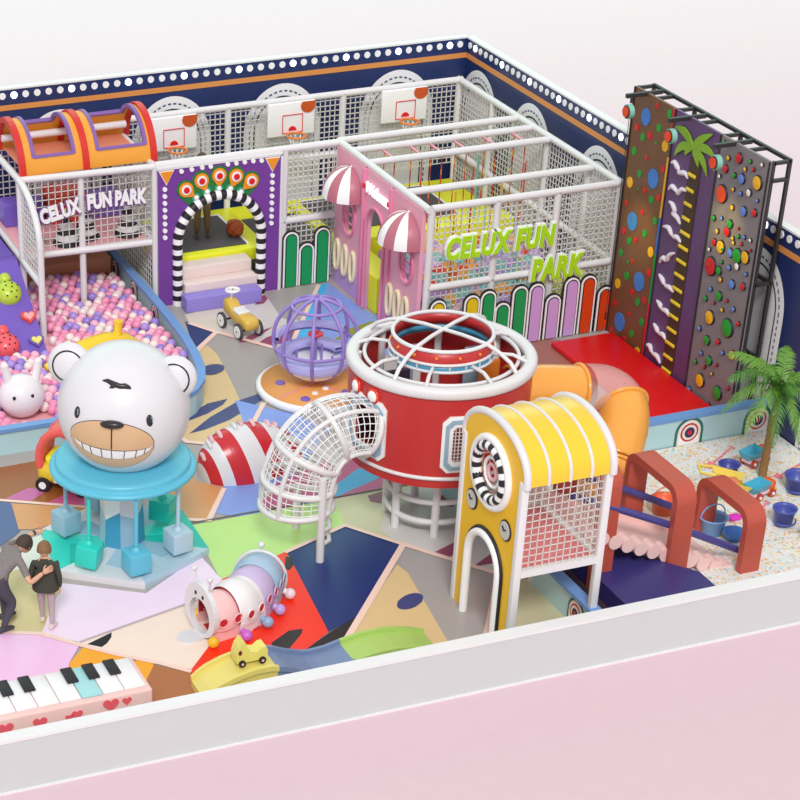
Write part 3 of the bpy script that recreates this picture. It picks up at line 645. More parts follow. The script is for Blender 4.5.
for sx in (-.19,.12): MB().mat(BLACK).sphere((7.58+sx*.9,27.21+.3*abs(sx)**1.5,.57), (.026,.02,.03), 10, 8).build('eye', t)

# ------------------------------------------------------------------ purple gate
GP = colour('gate_purple', (120,62,156), .45)
gt = thing('entrance_gate', 'purple entrance gate with a black and white striped arch and a row of peacock eyes', 'gate', (12.1,30.95,0))
hole = [(12.85,0)]+[(12.1+.75*math.cos(PI*i/24), 1.08+.75*math.sin(PI*i/24)) for i in range(25)]+[(11.35,0)]
MB().mat(GP).prism([(11.03,0),(11.35,0)]+[(12.1-.75*math.cos(PI*i/24), 1.08+.75*math.sin(PI*i/24)) for i in range(25)]+[(12.85,0),(13.2,0),(13.2,2.38),(11.03,2.38)], 'y', 30.95, 31.01).build('panel', gt)
p_ = [(11.35,.0+.09*k) for k in range(12)]+[(12.1-.75*math.cos(PI*i/26), 1.08+.75*math.sin(PI*i/26)) for i in range(27)]+[(12.85,.09*k) for k in range(11,-1,-1)]
m = MB()
for i in range(len(p_)-1):
    m.mat(BLACK if i % 2 else LET); m.cyl((p_[i][0],30.93,p_[i][1]), (p_[i+1][0],30.93,p_[i+1][1]), .085, 12)
m.build('striped_arch', gt)
MB().mat(WHITE).box((13.18,30.93,0), (13.22,31.02,2.38)).box((11.0,30.93,2.36), (13.22,31.02,2.4)).build('border', gt)
OR2 = colour('orange_print', (244,150,30), .45); RD2 = colour('signal_red', (224,30,40), .4); GN2 = colour('leaf_green', (36,128,62), .45)
for cx, cz in [(11.16,2.25),(13.03,2.25)]:
    q = MB().mat(LET).prism([(cx-.135,cz+.1),(cx,cz-.15),(cx+.135,cz+.1)], 'y', 30.93, 30.95); q.mat(OR2).prism([(cx-.11,cz+.085),(cx,cz-.12),(cx+.11,cz+.085)], 'y', 30.915, 30.93); q.build('corner_triangle', gt)
for x, z in [(11.42,2.31),(11.6,2.32),(11.78,2.33),(11.93,2.33),(12.23,2.33),(12.38,2.33),(12.53,2.33),(12.68,2.33),(12.83,2.32)]+[(11.13,2.04-.118*k) for k in range(8)]+[(13.03,2.04-.118*k) for k in range(8)]:
    MB().mat(LET).cyl((x,30.955,z), (x,30.915,z), .038, 12).build('bulb', gt)
for k in range(5):
    a = PI/2+(2-k)*.42; ux, uz = math.cos(a), math.sin(a); cx, cz = [(11.50,1.99),(11.77,2.11),(12.08,2.16),(12.38,2.11),(12.65,2.0)][k]
    def loc(u, v): return (cx+u*uz+v*ux, cz-u*ux+v*uz)
    q = MB().mat(GN2).prism([loc(-.16,.0),loc(-.17,-.3),loc(.17,-.3),loc(.16,.0),loc(.12,.12),loc(0,.17),loc(-.12,.12)], 'y', 30.936+.002*k, 30.95)
    q.mat(OR2).prism([loc(0,-.2)]+[loc(.125*math.cos(b), .125*math.sin(b)) for b in [(-.5+i*(PI+1)/12) for i in range(13)]], 'y', 30.915, 30.935)
    q.mat(LET).cyl((cx,30.92,cz), (cx,30.9,cz), .085, 18); q.mat(RD2).cyl((cx,30.91,cz), (cx,30.885,cz), .052, 16)
    q.build('peacock_eye', gt)
    bx, bz = [(11.68,1.83),(11.87,1.91),(12.08,1.94),(12.28,1.91),(12.47,1.83)][k]
    q = MB().mat(colour('teal_ring', (60,170,140), .4)).cyl((bx,30.95,bz), (bx,30.93,bz), .075, 16); q.mat(LET).sphere((bx,30.92,bz), .045, 12, 8); q.build('lamp', gt)
# steps
ST = colour('step_cream', (236,216,210), .45); STP = colour('step_lilac', (146,132,214), .45)
for k, (x0, x1, y0, y1, z0, z1, m_, lab) in enumerate([(11.36,12.72,30.52,30.80,0,.25,STP,'lilac bottom step in front of the striped gate'),
      (11.36,12.85,30.82,31.06,0,.38,ST,'cream middle step inside the striped gate'),(11.45,12.8,31.08,31.4,0,.56,ST,'cream top step behind the striped gate')]):
    if k > 0: x0, x1 = 11.45, 12.75
    o = MB().mat(m_).rbox((x0,y0,z0), (x1,y1,z1), .02).build('soft_step'); recentre(o); tag(o, lab, 'step', 'soft steps at the gate')

# ------------------------------------------------------------------ netted basketball and rope cage
cg = thing('netted_play_cage', 'large white tubular cage with square netting behind the gate and the pink castle wall', 'play cage', (14.4,30.5,0))
def bar_(p, q, nm='beam', r=.058): return MB().mat(WHITE).cyl(p, q, r, 14).build(nm, cg)
for x in (11.2,13.2,15.4,17.7): bar_((x,33.4,0), (x,33.4,2.42), 'post')
for y in (32.1,30.1,28.7,27.7): bar_((17.7,y,0), (17.7,y,2.42), 'post')
for x in (14.36,15.5,16.57): bar_((x,27.7,0), (x,27.7,2.42), 'post')
bar_((13.3,31.05,0), (13.3,31.05,2.4), 'post'); bar_((14.3,31.05,0),(14.3,31.05,2.4),'post')
for z in (2.42,): bar_((11.15,33.4,z), (17.75,33.4,z)); bar_((17.7,27.65,z), (17.7,33.45,z)); bar_((14.36,27.7,z), (17.75,27.7,z)); bar_((14.3,27.65,z), (14.3,31.05,z)); bar_((11.0,31.05,z), (14.35,31.05,z))
for y in (31.17,30.63,30.0,28.54): bar_((14.3,y,2.40), (17.7,y,2.40))
bar_((14.36,27.7,1.11), (17.7,27.7,1.11)); bar_((17.7,27.7,1.11), (17.7,33.4,1.11)); bar_((13.25,31.05,1.17), (14.3,31.05,1.17)); bar_((11.2,33.4,1.35), (17.7,33.4,1.35), r=.045)
def netp(o, u, v, nu, nv, st=.095, w_=.0145):
    n = MB().mat(NETW); net(n, o, u, v, nu, nv, st, w_); return n.build('net', cg)
for x0, x1 in [(11.25,13.15),(13.25,15.35),(15.45,17.65)]: netp((x0,33.4,.9), (1,0,0), (0,0,1), x1-x0, 1.5)
for y0, y1 in [(32.15,33.35),(30.15,32.05),(28.75,30.05),(27.75,28.65)]: netp((17.7,y0,.1), (0,1,0), (0,0,1), y1-y0, 2.28)
for x0, x1 in [(14.42,15.44),(15.56,16.5),(16.63,17.64)]: netp((x0,27.7,.1), (1,0,0), (0,0,1), x1-x0, 2.28)
netp((13.35,31.05,.1), (1,0,0), (0,0,1), .92, 2.28)
# pads, trampolines
def pad(nm, a, b, m_, lab, cat): 
    o = MB().mat(m_).rbox(a, b, .02).build(nm); recentre(o); return tag(o, lab, cat)
tr = thing('trampoline', 'black trampoline bed with a white line and yellow pads seen through the striped gate', 'trampoline', (12.3,32.3,0))
MB().mat(YEL).rbox((11.25,31.42,.40), (13.2,33.34,.62), .02).rbox((13.2,32.75,.40), (14.22,33.34,.62), .02).build('yellow_pad', tr)
MB().mat(colour('trampoline_bed', (82,80,82), .6)).box((11.4,31.60,.62), (12.86,33.0,.64)).box((13.2,31.42,.50), (14.2,32.75,.60)).mat(LET).box((12.86,31.60,.62), (12.90,33.0,.645)).box((11.4,33.0,.62),(12.9,33.04,.645)).build('jumping_bed', tr)
tr2 = thing('trampoline', 'black trampoline bed with yellow pads at the back of the cage under the ropes', 'trampoline', (16,32.3,0))
MB().mat(YEL).rbox((14.3,31.3,.40), (17.62,33.34,.62), .02).build('yellow_pad', tr2)
MB().mat(MATS['trampoline_bed']).box((14.5,31.6,.62), (16.9,33.1,.64)).mat(LET).box((16.9,31.6,.62), (16.94,33.1,.645)).box((14.5,33.1,.62),(16.94,33.14,.645)).build('jumping_bed', tr2)
pad('pit_edge_pad', (14.42,30.85,0), (17.62,31.28,.75), YEL, 'yellow padded block along the back of the foam pit', 'pad')
pad('door_pad', (14.3,29.4,0), (14.75,30.8,.62), YEL, 'yellow padded block behind the castle door', 'pad')
pad('corner_pad', (16.9,27.8,.0), (17.6,28.7,.72), colour('soft_yellow', (244,240,110), .4), 'pale yellow padded block in the front right corner of the cage', 'pad')
# basketball hoops
def hoop(cx, lab):
    t = thing('basketball_hoop', lab, 'basketball hoop', (cx,33.28,1.8), 'hoops on the rear net')
    o = MB().mat(LET).rbox((cx-.45,33.26,1.82), (cx+.45,33.31,2.42), .03); o.build('backboard', t)
    q = MB().mat(RD2)
    for a, b in [((-.17,1.88),(-.17,2.2)),((.21,1.88),(.21,2.2)),((-.17,2.2),(.21,2.2)),((-.17,1.88),(.21,1.88))]: q.bar((cx+a[0],33.253,a[1]), (cx+b[0],33.253,b[1]), .018, .01)
    q.prism([(cx+.02+.075*math.cos(a), 1.92+.075*math.sin(a)) for a in [PI*i/10 for i in range(11)]], 'y', 33.245, 33.26)
    q.build('target_square', t)
    BB = colour('basketball_orange', (206,88,34), .5)
    MB().mat(BB).prism([(cx+.42,2.41),(cx+.2,2.41)]+[(cx+.31-.14*math.cos(a), 2.34-.13*math.sin(a)) for a in [PI*i/10 for i in range(11)]]+[(cx+.44,2.41)], 'y', 33.245, 33.26).build('ball_print', t)
    MB().mat(colour('rim_orange', (240,130,40), .4)).tube([(cx+.02+.165*math.cos(a), 33.07+.165*math.sin(a), 1.88) for a in [2*PI*i/20 for i in range(20)]], .018, 8, closed=True).build('rim', t)
    q = MB().mat(LET)
    for i in range(10):
        a = 2*PI*i/10; b = a+2*PI/10
        q.bar((cx+.02+.15*math.cos(a),33.08+.15*math.sin(a),1.85), (cx+.02+.09*math.cos(b),33.08+.09*math.sin(b),1.68), .008)
        q.bar((cx+.02+.15*math.cos(b),33.08+.15*math.sin(b),1.85), (cx+.02+.09*math.cos(a),33.08+.09*math.sin(a),1.68), .008)
    q.build('hoop_net', t)
hoop(12.12, 'white basketball backboard nearest the orange barrel roof'); hoop(14.35, 'white basketball backboard above the purple gate corner'); hoop(16.55, 'white basketball backboard nearest the corner of the navy walls')
# ropes
PB = colour('pink_rung', (240,160,176), .4); TEAL = colour('teal_post', (140,200,184), .4); RR = colour('rope_red', (206,70,56), .6); RW = colour('rope_orange', (232,160,60), .6)
for i, (x, lab) in enumerate([(14.88,'pair of red ropes hung on pink rungs next to the castle wall'),(15.38,'second pair of red ropes on pink rungs from the castle wall'),(15.75,'third pair of red ropes on pink rungs, middle of the cage'),(16.2,'fourth pair of red ropes on pink rungs, right of the middle'),(16.75,'fifth pair of red ropes on pink rungs near the right net'),(17.3,'last pair of red ropes on pink rungs beside the right net')]):
    t = thing('hanging_rope', lab, 'climbing rope', (x,30.4,2.3), 'red ropes in the cage')
    MB().mat(PB).cyl((x,30.68,2.35), (x,30.02,2.35), .022, 8).build('rung', t)
    for y in (30.55,30.15):
        q = MB(); z = 2.34
        k = 0
        while z > 1.0: q.mat(RR if k % 3 else RW).cyl((x,y,z), (x,y,z-.09), .012, 6); z -= .09; k += 1
        q.build('rope', t)
for i, (x, y, m_, lab) in enumerate([(15.1,28.35,RW,'orange hanging rope at the front left of the foam pit'),(16.0,28.5,RW,'orange hanging rope at the front middle of the foam pit'),(15.0,29.4,RR,'single red rope over the left of the foam pit'),(15.9,29.3,RR,'single red rope over the middle of the foam pit'),(16.8,29.2,RR,'single red rope over the right of the foam pit')]):
    o = MB().mat(m_).cyl((x,y,2.38), (x,y,.7), .014, 8).build('hanging_rope'); recentre(o); tag(o, lab, 'climbing rope', 'single ropes in the cage')
for x, y, lab in [(14.75,29.0,'teal post at the left of the foam pit'),(15.95,28.9,'teal post in the middle of the foam pit'),(16.9,31.0,'teal post at the back right of the foam pit')]:
    o = MB().mat(TEAL).cyl((x,y,0), (x,y,1.9), .022, 12).build('teal_post'); recentre(o); tag(o, lab, 'post', 'teal posts')
# foam cubes
FC = [('purple',(186,150,216)),('teal',(130,200,196)),('orange',(238,170,70)),('lilac',(206,178,226)),('pink',(236,186,200)),('red',(222,74,52))]
cubes = []
for nm, c in FC:
    o = MB().mat(colour('foam_'+nm, c, .8)).rbox((-.105,-.105,-.105), (.105,.105,.105), .012, 2).build('foam_cube')
    tag(o, nm+' foam cube lying in the foam pit of the cage', 'foam cube', nm+' cubes in the foam pit'); cubes.append([o, False])
nfc = 0
for iy in range(13):
    for ix in range(17):
        x = 14.93+ix*.20; y = 27.95+iy*.23; 
        if y > 30.7 or x > 17.5 or (x > 16.7 and y < 28.85) or nfc >= 290: continue
        if any(abs(x-a) < .17 and abs(y-b) < .17 for a, b in [(14.75,29.0),(15.95,28.9)]): continue
        k = rnd.choice([0,0,0,1,1,1,2,2,3,3,4,5])
        o = cubes[k][0] if not cubes[k][1] else cubes[k][0].copy()
        if cubes[k][1]: COL.objects.link(o)
        cubes[k][1] = True; nfc += 1
        o.location = (x+rnd.uniform(-.02,.02), y+rnd.uniform(-.02,.02), .42+rnd.uniform(0,.12)); o.rotation_euler = (rnd.uniform(0,.9), rnd.uniform(0,.9), rnd.uniform(0,1.5))
o = MB().mat(colour('foam_base', (196,170,196), .8)).box((14.8,28.72,.01), (17.6,30.83,.32)).box((14.8,27.8,.01), (16.88,28.72,.32)).build('foam_bed'); tag(o, 'deep bed of foam under the cubes', 'foam bed', kind='stuff')
# lime letters
LIME = colour('lime_letter', (178,230,26), .4)
s = thing('letter_sign', 'big lime green letters CELUX FUN PARK with white edges on the front cage net', 'sign', (15.9,27.6,1.3))
for txt, x, z in [('CELUX FUN',14.56,1.62),('PARK',16.12,1.05)]:
    for nm, m_, y, b, d in [('word_edge',LET,27.575,.042,.03),('word',LIME,27.535,.019,.02)]:
        M = Matrix.Translation((x,y,z)) @ Matrix.Rotation(PI/2, 4, 'X')
        MB().mat(m_).text(txt, .50 if txt != 'PARK' else .52, d, M @ Matrix.Diagonal((.66 if txt == 'PARK' else .655,.96,1,1)), .12, b, 1.12).build(nm, s)
# picket slats
FY = colour('slat_yellow', (228,196,22), .45); FG = colour('slat_green', (14,154,86), .45); FL = colour('slat_lilac', (206,162,222), .45); FO = colour('slat_orange_red', (216,68,14), .45)
def fence(nm, lab, y, slats):
    t = thing('picket_fence', lab, 'fence', (sum(s_[0] for s_ in slats)/len(slats), y, 0))
    for x, top, m_ in slats:
        x += .04 if y < 28 else 0
        q = MB().mat(BLACK).prism(arch2d(x-.155,x+.155,0,top+.0), 'y', y, y+.03)
        q.mat(LET).prism(arch2d(x-.138,x+.138,.01,top-.03), 'y', y-.012, y); q.mat(BLACK).prism(arch2d(x-.108,x+.108,.015,top-.06), 'y', y-.018, y-.012)
        q.mat(m_).prism(arch2d(x-.092,x+.092,.02,top-.078), 'y', y-.03, y-.018); q.build('slat', t)
fence('f', 'fence of round topped slats in yellow, green, lilac and orange red along the cage', 27.5, [(14.44,1.0,FY),(14.76,.74,FY),(15.04,1.0,FY),(15.33,1.03,FG),(15.6,.79,FG),(15.9,1.03,FG),(16.2,1.03,FL),(16.52,.79,FL),(16.84,1.04,FL),(17.15,1.03,FO),(17.48,.79,FO)])
fence('g', 'three green round topped slats between the purple gate and the pink castle', 30.97, [(13.42,1.02,FG),(13.71,.78,FG),(14.0,1.02,FG)])

# ------------------------------------------------------------------ pink castle wall
def grad(name, c0, c1, z0, z1):
    m = mat(name, c1, .45); nt = m.node_tree; b = nt.nodes['Principled BSDF']
    tc = nt.nodes.new('ShaderNodeTexCoord'); sp = nt.nodes.new('ShaderNodeSeparateXYZ'); r = nt.nodes.new('ShaderNodeMapRange')
    nt.links.new(tc.outputs['Object'], sp.inputs[0]); nt.links.new(sp.outputs[2], r.inputs[0]); r.inputs[1].default_value = z0; r.inputs[2].default_value = z1
    mx = nt.nodes.new('ShaderNodeMix'); mx.data_type = 'RGBA'; mx.inputs[6].default_value = lin(c0)+(1,); mx.inputs[7].default_value = lin(c1)+(1,)
    nt.links.new(r.outputs[0], mx.inputs[0]); nt.links.new(mx.outputs[2], b.inputs['Base Color']); return m
CP = grad('castle_pink', (206,160,220), (238,168,190), .1, .9); CP2 = colour('castle_rose', (232,138,174), .45)
cs = thing('castle_facade', 'pink castle wall panel with an arched doorway, lattice windows and cream ovals', 'facade', (14.260,29.4,0))
def oval(cy, cz, ry, rz, n=24): return [(cy+ry*math.cos(2*PI*i/n), cz+rz*math.sin(2*PI*i/n)) for i in range(n)]
door = [(29.04,.001)]+[(29.37-.33*math.cos(PI*i/14), 1.45+.38*math.sin(PI*i/14)) for i in range(15)]+[(29.7,.001)]
outl = [(27.76,0),(29.04,0)]+[(29.37-.33*math.cos(PI*i/14), 1.45+.38*math.sin(PI*i/14)) for i in range(15)]+[(29.7,0),(31.0,0),(31.0,2.38),(27.76,2.38)]
hl = [oval(30.42,1.36,.25,.33), oval(28.2,1.36,.25,.33)]+[oval(y,.55,.07,.22,16) for y in (30.82,30.5,30.18,28.72,28.42,28.12)]
MB().mat(CP).prism(outl, 'x', 14.230, 14.300, hl).build('panel', cs)
for y in (29.86,28.83): MB().mat(CP2).rbox((14.180,y-.04,0), (14.260,y+.04,2.38), .015).build('pilaster', cs)
MB().mat(CP2).tube([(14.210,a,b) for a, b in [(29.04,.02)]+[(29.37-.35*math.cos(PI*i/14), 1.45+.4*math.sin(PI*i/14)) for i in range(15)]+[(29.7,.02)]], .03, 8).build('door_trim', cs)
CRM = colour('cream_trim', (240,226,190), .45)
for y in (30.82,30.5,30.18,28.72,28.42,28.12): MB().mat(CRM).tube([(14.210,a,b) for a, b in oval(y,.55,.09,.26,20)], .035, 8, closed=True).build('oval_ring', cs)
for cy in (30.42,28.2):
    q = MB().mat(CP2).tube([(14.220,a,b) for a, b in oval(cy,1.36,.25,.33)], .025, 8, closed=True)
    for d in (-.1,.1): q.bar((14.250,cy+d,1.36-.30), (14.250,cy+d,1.36+.30), .026)
    for d in (-.14,.02,.18): q.bar((14.250,cy-.22,1.36+d), (14.250,cy+.22,1.36+d), .026)
    q.build('lattice_window', cs)
ROSE = colour('dusty_rose_stripe', (190,112,128), .4)
def canopy(cy, lab):
    t = thing('umbrella_canopy', lab, 'awning', (14.280,cy,1.66), 'striped canopies on the castle wall')
    m = MB(); nseg = 7; prof = [(.475*math.sin(PI/2*k/8)**.95 if k else 0, .49*math.cos(PI/2*k/8)) for k in range(9)]
    for k in range(nseg):
        a0 = PI/2+PI*k/nseg; m.mat(LET if k % 2 else ROSE); m.lathe(prof, (14.220,cy,1.73), 3, a0, a0+PI/nseg)
        m.lathe([(r*.97, z*.97) for r, z in prof], (14.220,cy,1.73), 3, a0, a0+PI/nseg)
    m.build('striped_cloth', t)
    MB().mat(LET).sphere((14.230,cy,2.21), .025, 8, 6).build('finial', t)
canopy(30.42, 'pink and white striped half umbrella over the castle window beside the green slats'); canopy(28.22, 'pink and white striped half umbrella over the castle window beside the lime letters')
w_ = thing('welcome_sign', 'white script sign reading Welcome above the castle door', 'sign', (14.190,29.35,2.1))
M = Matrix.Translation((14.200,29.78,2.03)) @ Matrix.Rotation(-PI/2, 4, 'Z') @ Matrix.Rotation(PI/2, 4, 'X')
MB().mat(mat('lit_white_letter', (250,250,250), .4, emit=.5)).text('Welcome', .235, .02, M, .3, .009, .98).build('word', w_)
MB().mat(CP2).rbox((14.2,28.92,2.05), (14.225,29.8,2.11), .01).build('backing', w_)
for y in (29.84,28.88): MB().mat(RD2).sphere((14.190,y,2.1), (.03,.04,.05), 10, 8).build('end_cap', w_)
# ------------------------------------------------------------------ bear carousel
BL1 = colour('sky_blue_shell', (96,190,216), .35); TQ = colour('turquoise', (46,214,196), .35); GB = colour('grey_blue', (152,188,208), .4); PB2 = colour('powder_blue', (180,208,222), .4)
DB = colour('mid_blue', (70,158,196), .4); TQ2 = colour('deep_turquoise', (30,190,172), .4); OFF = colour('soft_white', (227,226,230), .3)
bc = thing('bear_carousel', 'swing carousel with a big grinning white bear head on a sky blue round plate', 'carousel ride', (7.8,23.45,0))
hx = [(7.8+1.18*math.cos(math.radians(a)), 23.42+1.18*math.sin(math.radians(a))) for a in (-31,-95,-157,-216,-275,-333)]
cols = [OFF, TQ, PB2, OFF, TQ2, PB2]
b = MB()
for i in range(6):
    j = (i+1) % 6; p, q = hx[i], hx[j]; mx_ = ((p[0]+q[0])/2, (p[1]+q[1])/2); ce = (7.8,23.45)
    b.mat([PB2,OFF,TQ,OFF,GB,TQ2][i])
    tri = [ce, p, q] if ((p[0]-ce[0])*(q[1]-ce[1])-(q[0]-ce[0])*(p[1]-ce[1])) > 0 else [ce, q, p]
    b.prism(tri, 'z', 0.0, .10)
b.build('faceted_base', bc)
# star shaped inlay on the base
b = MB()
for k, (a0, m_) in enumerate([(-31,GB),(-95,PB2),(-157,TQ2),(-216,GB),(-275,TQ2),(-333,TQ)]):
    a = math.radians(a0); e = math.radians(32); c_ = (7.8,23.45)
    b.mat(m_).prism([(c_[0],c_[1]),(c_[0]+.72*math.cos(a-e),c_[1]+.72*math.sin(a-e)),(c_[0]+.95*math.cos(a),c_[1]+.95*math.sin(a))] , 'z', .10, .106+.002*k)
b.build('base_inlay', bc)
b = MB()
for k in range(8):
    a0 = PI/8+k*PI/4; a1 = a0+PI/4; c_ = (7.8,23.47)
    def q_(a, r, z): return (c_[0]+r*math.cos(a), c_[1]+r*math.sin(a), z)
    am = (a0+a1)/2; zm = .52 if k % 2 else .66
    b.mat([DB,DB,GB,PB2,DB,GB,DB,BL1][k]); b.add([q_(a0,.31,.1), q_(a1,.31,.1), q_(a1,.29,zm), q_(a0,.29,.62 if k % 2 else .5)], [(0,1,2,3)])
    b.mat([OFF,LET,OFF][k % 3]); b.add([q_(a0,.29,.62 if k % 2 else .5), q_(a1,.29,zm), q_(a1,.33,1.14), q_(a0,.33,1.14)], [(0,1,2,3)])
b.build('faceted_column', bc)
PC = (7.84,23.5)
MB().mat(BL1).lathe([(0,1.17),(.94,1.17),(.975,1.18),(.985,1.205),(.975,1.235),(.945,1.245),(.915,1.247),(.905,1.255),(.91,1.30),(.90,1.325),(.87,1.34),(.80,1.342),(0,1.342)], (PC[0],PC[1],0), 64).build('plate', bc)
# swings: a rod with a soft cube at the end
for k, (dx, dy, m_, rz, zz) in enumerate([(-.68,.37,GB,.35,.48),(-.65,-.55,TQ,.9,.46),(-.13,-.94,BL1,.15,.46),(.58,-.6,PB2,.2,.46),(.66,.23,TQ,.85,.50),(-.05,.85,GB,.4,.48)]):
    x, y = 7.8+dx, 23.45+dy
    h = MB().mat(m_); h.xf = Matrix.Translation((x,y,zz-.15)) @ Matrix.Rotation(rz, 4, 'Z') @ Matrix.Rotation(.12 if k == 1 else .03, 4, 'X')
    h.rbox((-.15,-.15,-.15), (.15,.15,.15), .015)
    c_ = h.build('swing_cube', bc)
    MB().mat(m_).cyl((x,y,zz+.03), (x+.02,y+.02,1.17), .028, 12).lathe([(.07,0),(.065,.03),(.03,.06)], (x,y,zz-.01), 14).build('rod', c_)
HC = Vector((7.87,23.5,2.05)); HR = .87
Fr = Vector((.8616,-.506,-.0408)); Ff = Vector((-.4924,-.8525,.1752)); Fu = Vector((.1235,.1309,.9837))
def HP(a, b_, h=0.):
    a = math.radians(a); b_ = math.radians(b_)
    d = Fr*(math.sin(a)*math.cos(b_))+Fu*math.sin(b_)+Ff*(math.cos(a)*math.cos(b_))
    return HC+d*(HR+h)
hm = MB().mat(OFF); hm.sphere(HC, HR, 56, 36); hd = hm.build('head', bc)
def ears(sg):
    e0 = HC+(Fr*(.86*sg if sg < 0 else .75)+Fu*(.565 if sg < 0 else .545))*HR+Ff*.02
    m = MB().mat(OFF); X = Fr*1; Z = (Fu*.75+Fr*(.66*sg)).normalized(); Y = Ff
    rot = Matrix((Fr, -Ff, Fu)).transposed().to_4x4()
    m.xf = Matrix.Translation(e0) @ rot
    m.sphere((0,0,0), (.29,.15,.29), 28, 16); o = m.build('ear', bc)
    q = MB().mat(BLACK); q.xf = m.xf
    a0 = -.6 if sg > 0 else PI-1.7
    pts_ = []
    for i in range(22):
        a = (-1.5+3.5*i/21) if sg > 0 else (.5+3.9*i/21); r = .20
        pts_.append((r*math.cos(a), -.15*math.sqrt(1-(r/.29)**2)-.004, r*math.sin(a)))
    q.tube(pts_, .011, 8); q.build('ear_line', o)
ears(-1); ears(1)
def face_patch(name, m_, lo, hi, h, a0, a1, n=30, k=8, lab=None):
    mb = MB().mat(m_); vs = []; fs = []
    for i in range(n+1):
        a = a0+(a1-a0)*i/n; l, u = lo(a), hi(a)
        for j in range(k+1): vs.append(HP(a, l+(u-l)*j/k, h))
    for i in range(n):
        for j in range(k): q = i*(k+1)+j; fs.append((q, q+k+1, q+k+2, q+1))
    mb.add(vs, fs, True); return mb.build(name, hd)
def rt(a, c, w): return math.sqrt(max(0, 1-((a-c)/w)**2))
TAN = colour('muzzle_tan', (222,184,142), .4); INK = colour('face_ink', (46,42,46), .3)
cen = -1.5; wd = 42
face_patch('muzzle_outline', INK, lambda a: -21-27.3*rt(a,cen,wd+.7), lambda a: -21+24.0*rt(a,cen,wd+.7), .003, cen-wd-.7, cen+wd+.7, 40, 12)
face_patch('muzzle', TAN, lambda a: -21-26.6*rt(a,cen,wd), lambda a: -21+23.4*rt(a,cen,wd), .005, cen-wd, cen+wd, 40, 12)
face_patch('tooth_outline', INK, lambda a: -17-17.6*rt(a,0,39.6), lambda a: -17-6.8*rt(a,0,39.6), .007, -39.6, 39.6, 32, 4)
face_patch('teeth', LET, lambda a: -17-17.0*rt(a,0,39), lambda a: -17-7.4*rt(a,0,39), .0095, -39, 39, 32, 4)
q = MB().mat(INK)
for a in (-29,-20,-9,1,13,24,32): q.tube([HP(a, -17-7.4*rt(a,0,39), .011), HP(a, -17-12*rt(a,0,39), .011), HP(a, -17-17*rt(a,0,39), .011)], .006, 6)
q.build('tooth_line', hd)
q = MB().mat(INK).tube([HP(1, -1-i*2.4, .008) for i in range(10)], .009, 8); q.build('muzzle_line', hd)
for sg in (-33,33):
    q = MB().mat(INK); q.xf = Matrix.Translation(HP(sg,4.7)) @ ((HP(sg,4.7)-HC).to_track_quat('Y','Z').to_matrix().to_4x4()); q.sphere((0,0,0), (.047,.02,.078), 18, 12)
    e = q.build('eye', hd)
    q2 = MB().mat(GB); q2.xf = q.xf; q2.tube([(.026*math.cos(a)-.005, .02, .05*math.sin(a)) for a in [PI*.6+i*.25 for i in range(8)]], .005, 6); q2.build('eye_ring', e)
q = MB().mat(INK); q.xf = Matrix.Translation(HP(1,.5,.01)) @ ((HP(1,.5)-HC).to_track_quat('Y','Z').to_matrix().to_4x4()); q.sphere((0,0,0), (.155,.07,.055), 24, 14); q.build('nose', hd)
q = MB().mat(INK); q.tube([HP(a, b_, .004) for a, b_ in [(-14,36),(-9,36.5),(-4,35),(0,34),(5,33),(10,33.5),(14,32.5),(16,31.5)]], n=8, rr=[.01,.028,.034,.036,.036,.038,.026,.008]).tube([HP(a, b_, .004) for a, b_ in [(0,35),(-2,32),(-5,30.5)]], n=8, rr=[.02,.03,.008]).build('forehead_mark', hd)

# ------------------------------------------------------------------ yellow ride-on car
RIDE = colour('mustard_yellow', (226,186,84), .35); TYRE = colour('tyre_grey', (70,68,72), .6)
t = thing('ride_on_car', 'mustard yellow wooden ride-on car with a white steering wheel in front of the gate steps', 'ride-on toy', (12.0,29.55,0), rotz=0)
XF = Matrix.Translation((11.93,29.55,0)) @ Matrix.Rotation(math.radians(-82), 4, 'Z') @ Matrix.Scale(.88, 4)     # +x is the nose of the car
m = MB().mat(RIDE); m.xf = XF
sec = [(-.46,.12,.11,.30,.48),(-.40,.12,.13,.24,.54),(-.25,.12,.13,.22,.52),(-.12,.12,.13,.20,.42),(.0,.13,.14,.19,.38),(.12,.145,.15,.18,.40),(.3,.15,.155,.18,.42),(.44,.145,.15,.18,.40),(.50,.12,.12,.22,.36)]
vs = []; N = 16
for x, wb, wt, z0, z1 in sec:
    for j in range(N):
        a = 2*PI*j/N; ca, sa = math.cos(a), math.sin(a)
        sx = abs(ca)**.5*(1 if ca > 0 else -1); sz = abs(sa)**.5*(1 if sa > 0 else -1)
        vs.append((x, wt*sx, (z0+z1)/2+(z1-z0)/2*sz))
fs = [(i*N+j, i*N+(j+1) % N, (i+1)*N+(j+1) % N, (i+1)*N+j) for i in range(len(sec)-1) for j in range(N)]
fs += [tuple(range(N))[::-1], tuple(range((len(sec)-1)*N, len(sec)*N))]
m.add(vs, fs, True); m.build('body', t)
for x in (-.3,.32):
    for s_ in (-1,1):
        q = MB().mat(TYRE); q.xf = XF; q.cyl((x,s_*.19,.15),(x,s_*.24,.15),.15,24)
        wo = q.build('wheel', t); q = MB().mat(LET); q.xf = XF; q.cyl((x,s_*.185,.15),(x,s_*.25,.15),.115,20); q.mat(TYRE).cyl((x,s_*.25,.15),(x,s_*.255,.15),.02,8); q.build('hub', wo)
q = MB().mat(STEEL); q.xf = XF
for x in (-.3,.32): q.cyl((x,-.19,.15),(x,.19,.15),.02,8)
q.build('axle', t)
q = MB().mat(LET); q.xf = XF; q.cyl((-.34,0,.5),(-.30,0,.70),.022,10); q.build('steering_post', t)
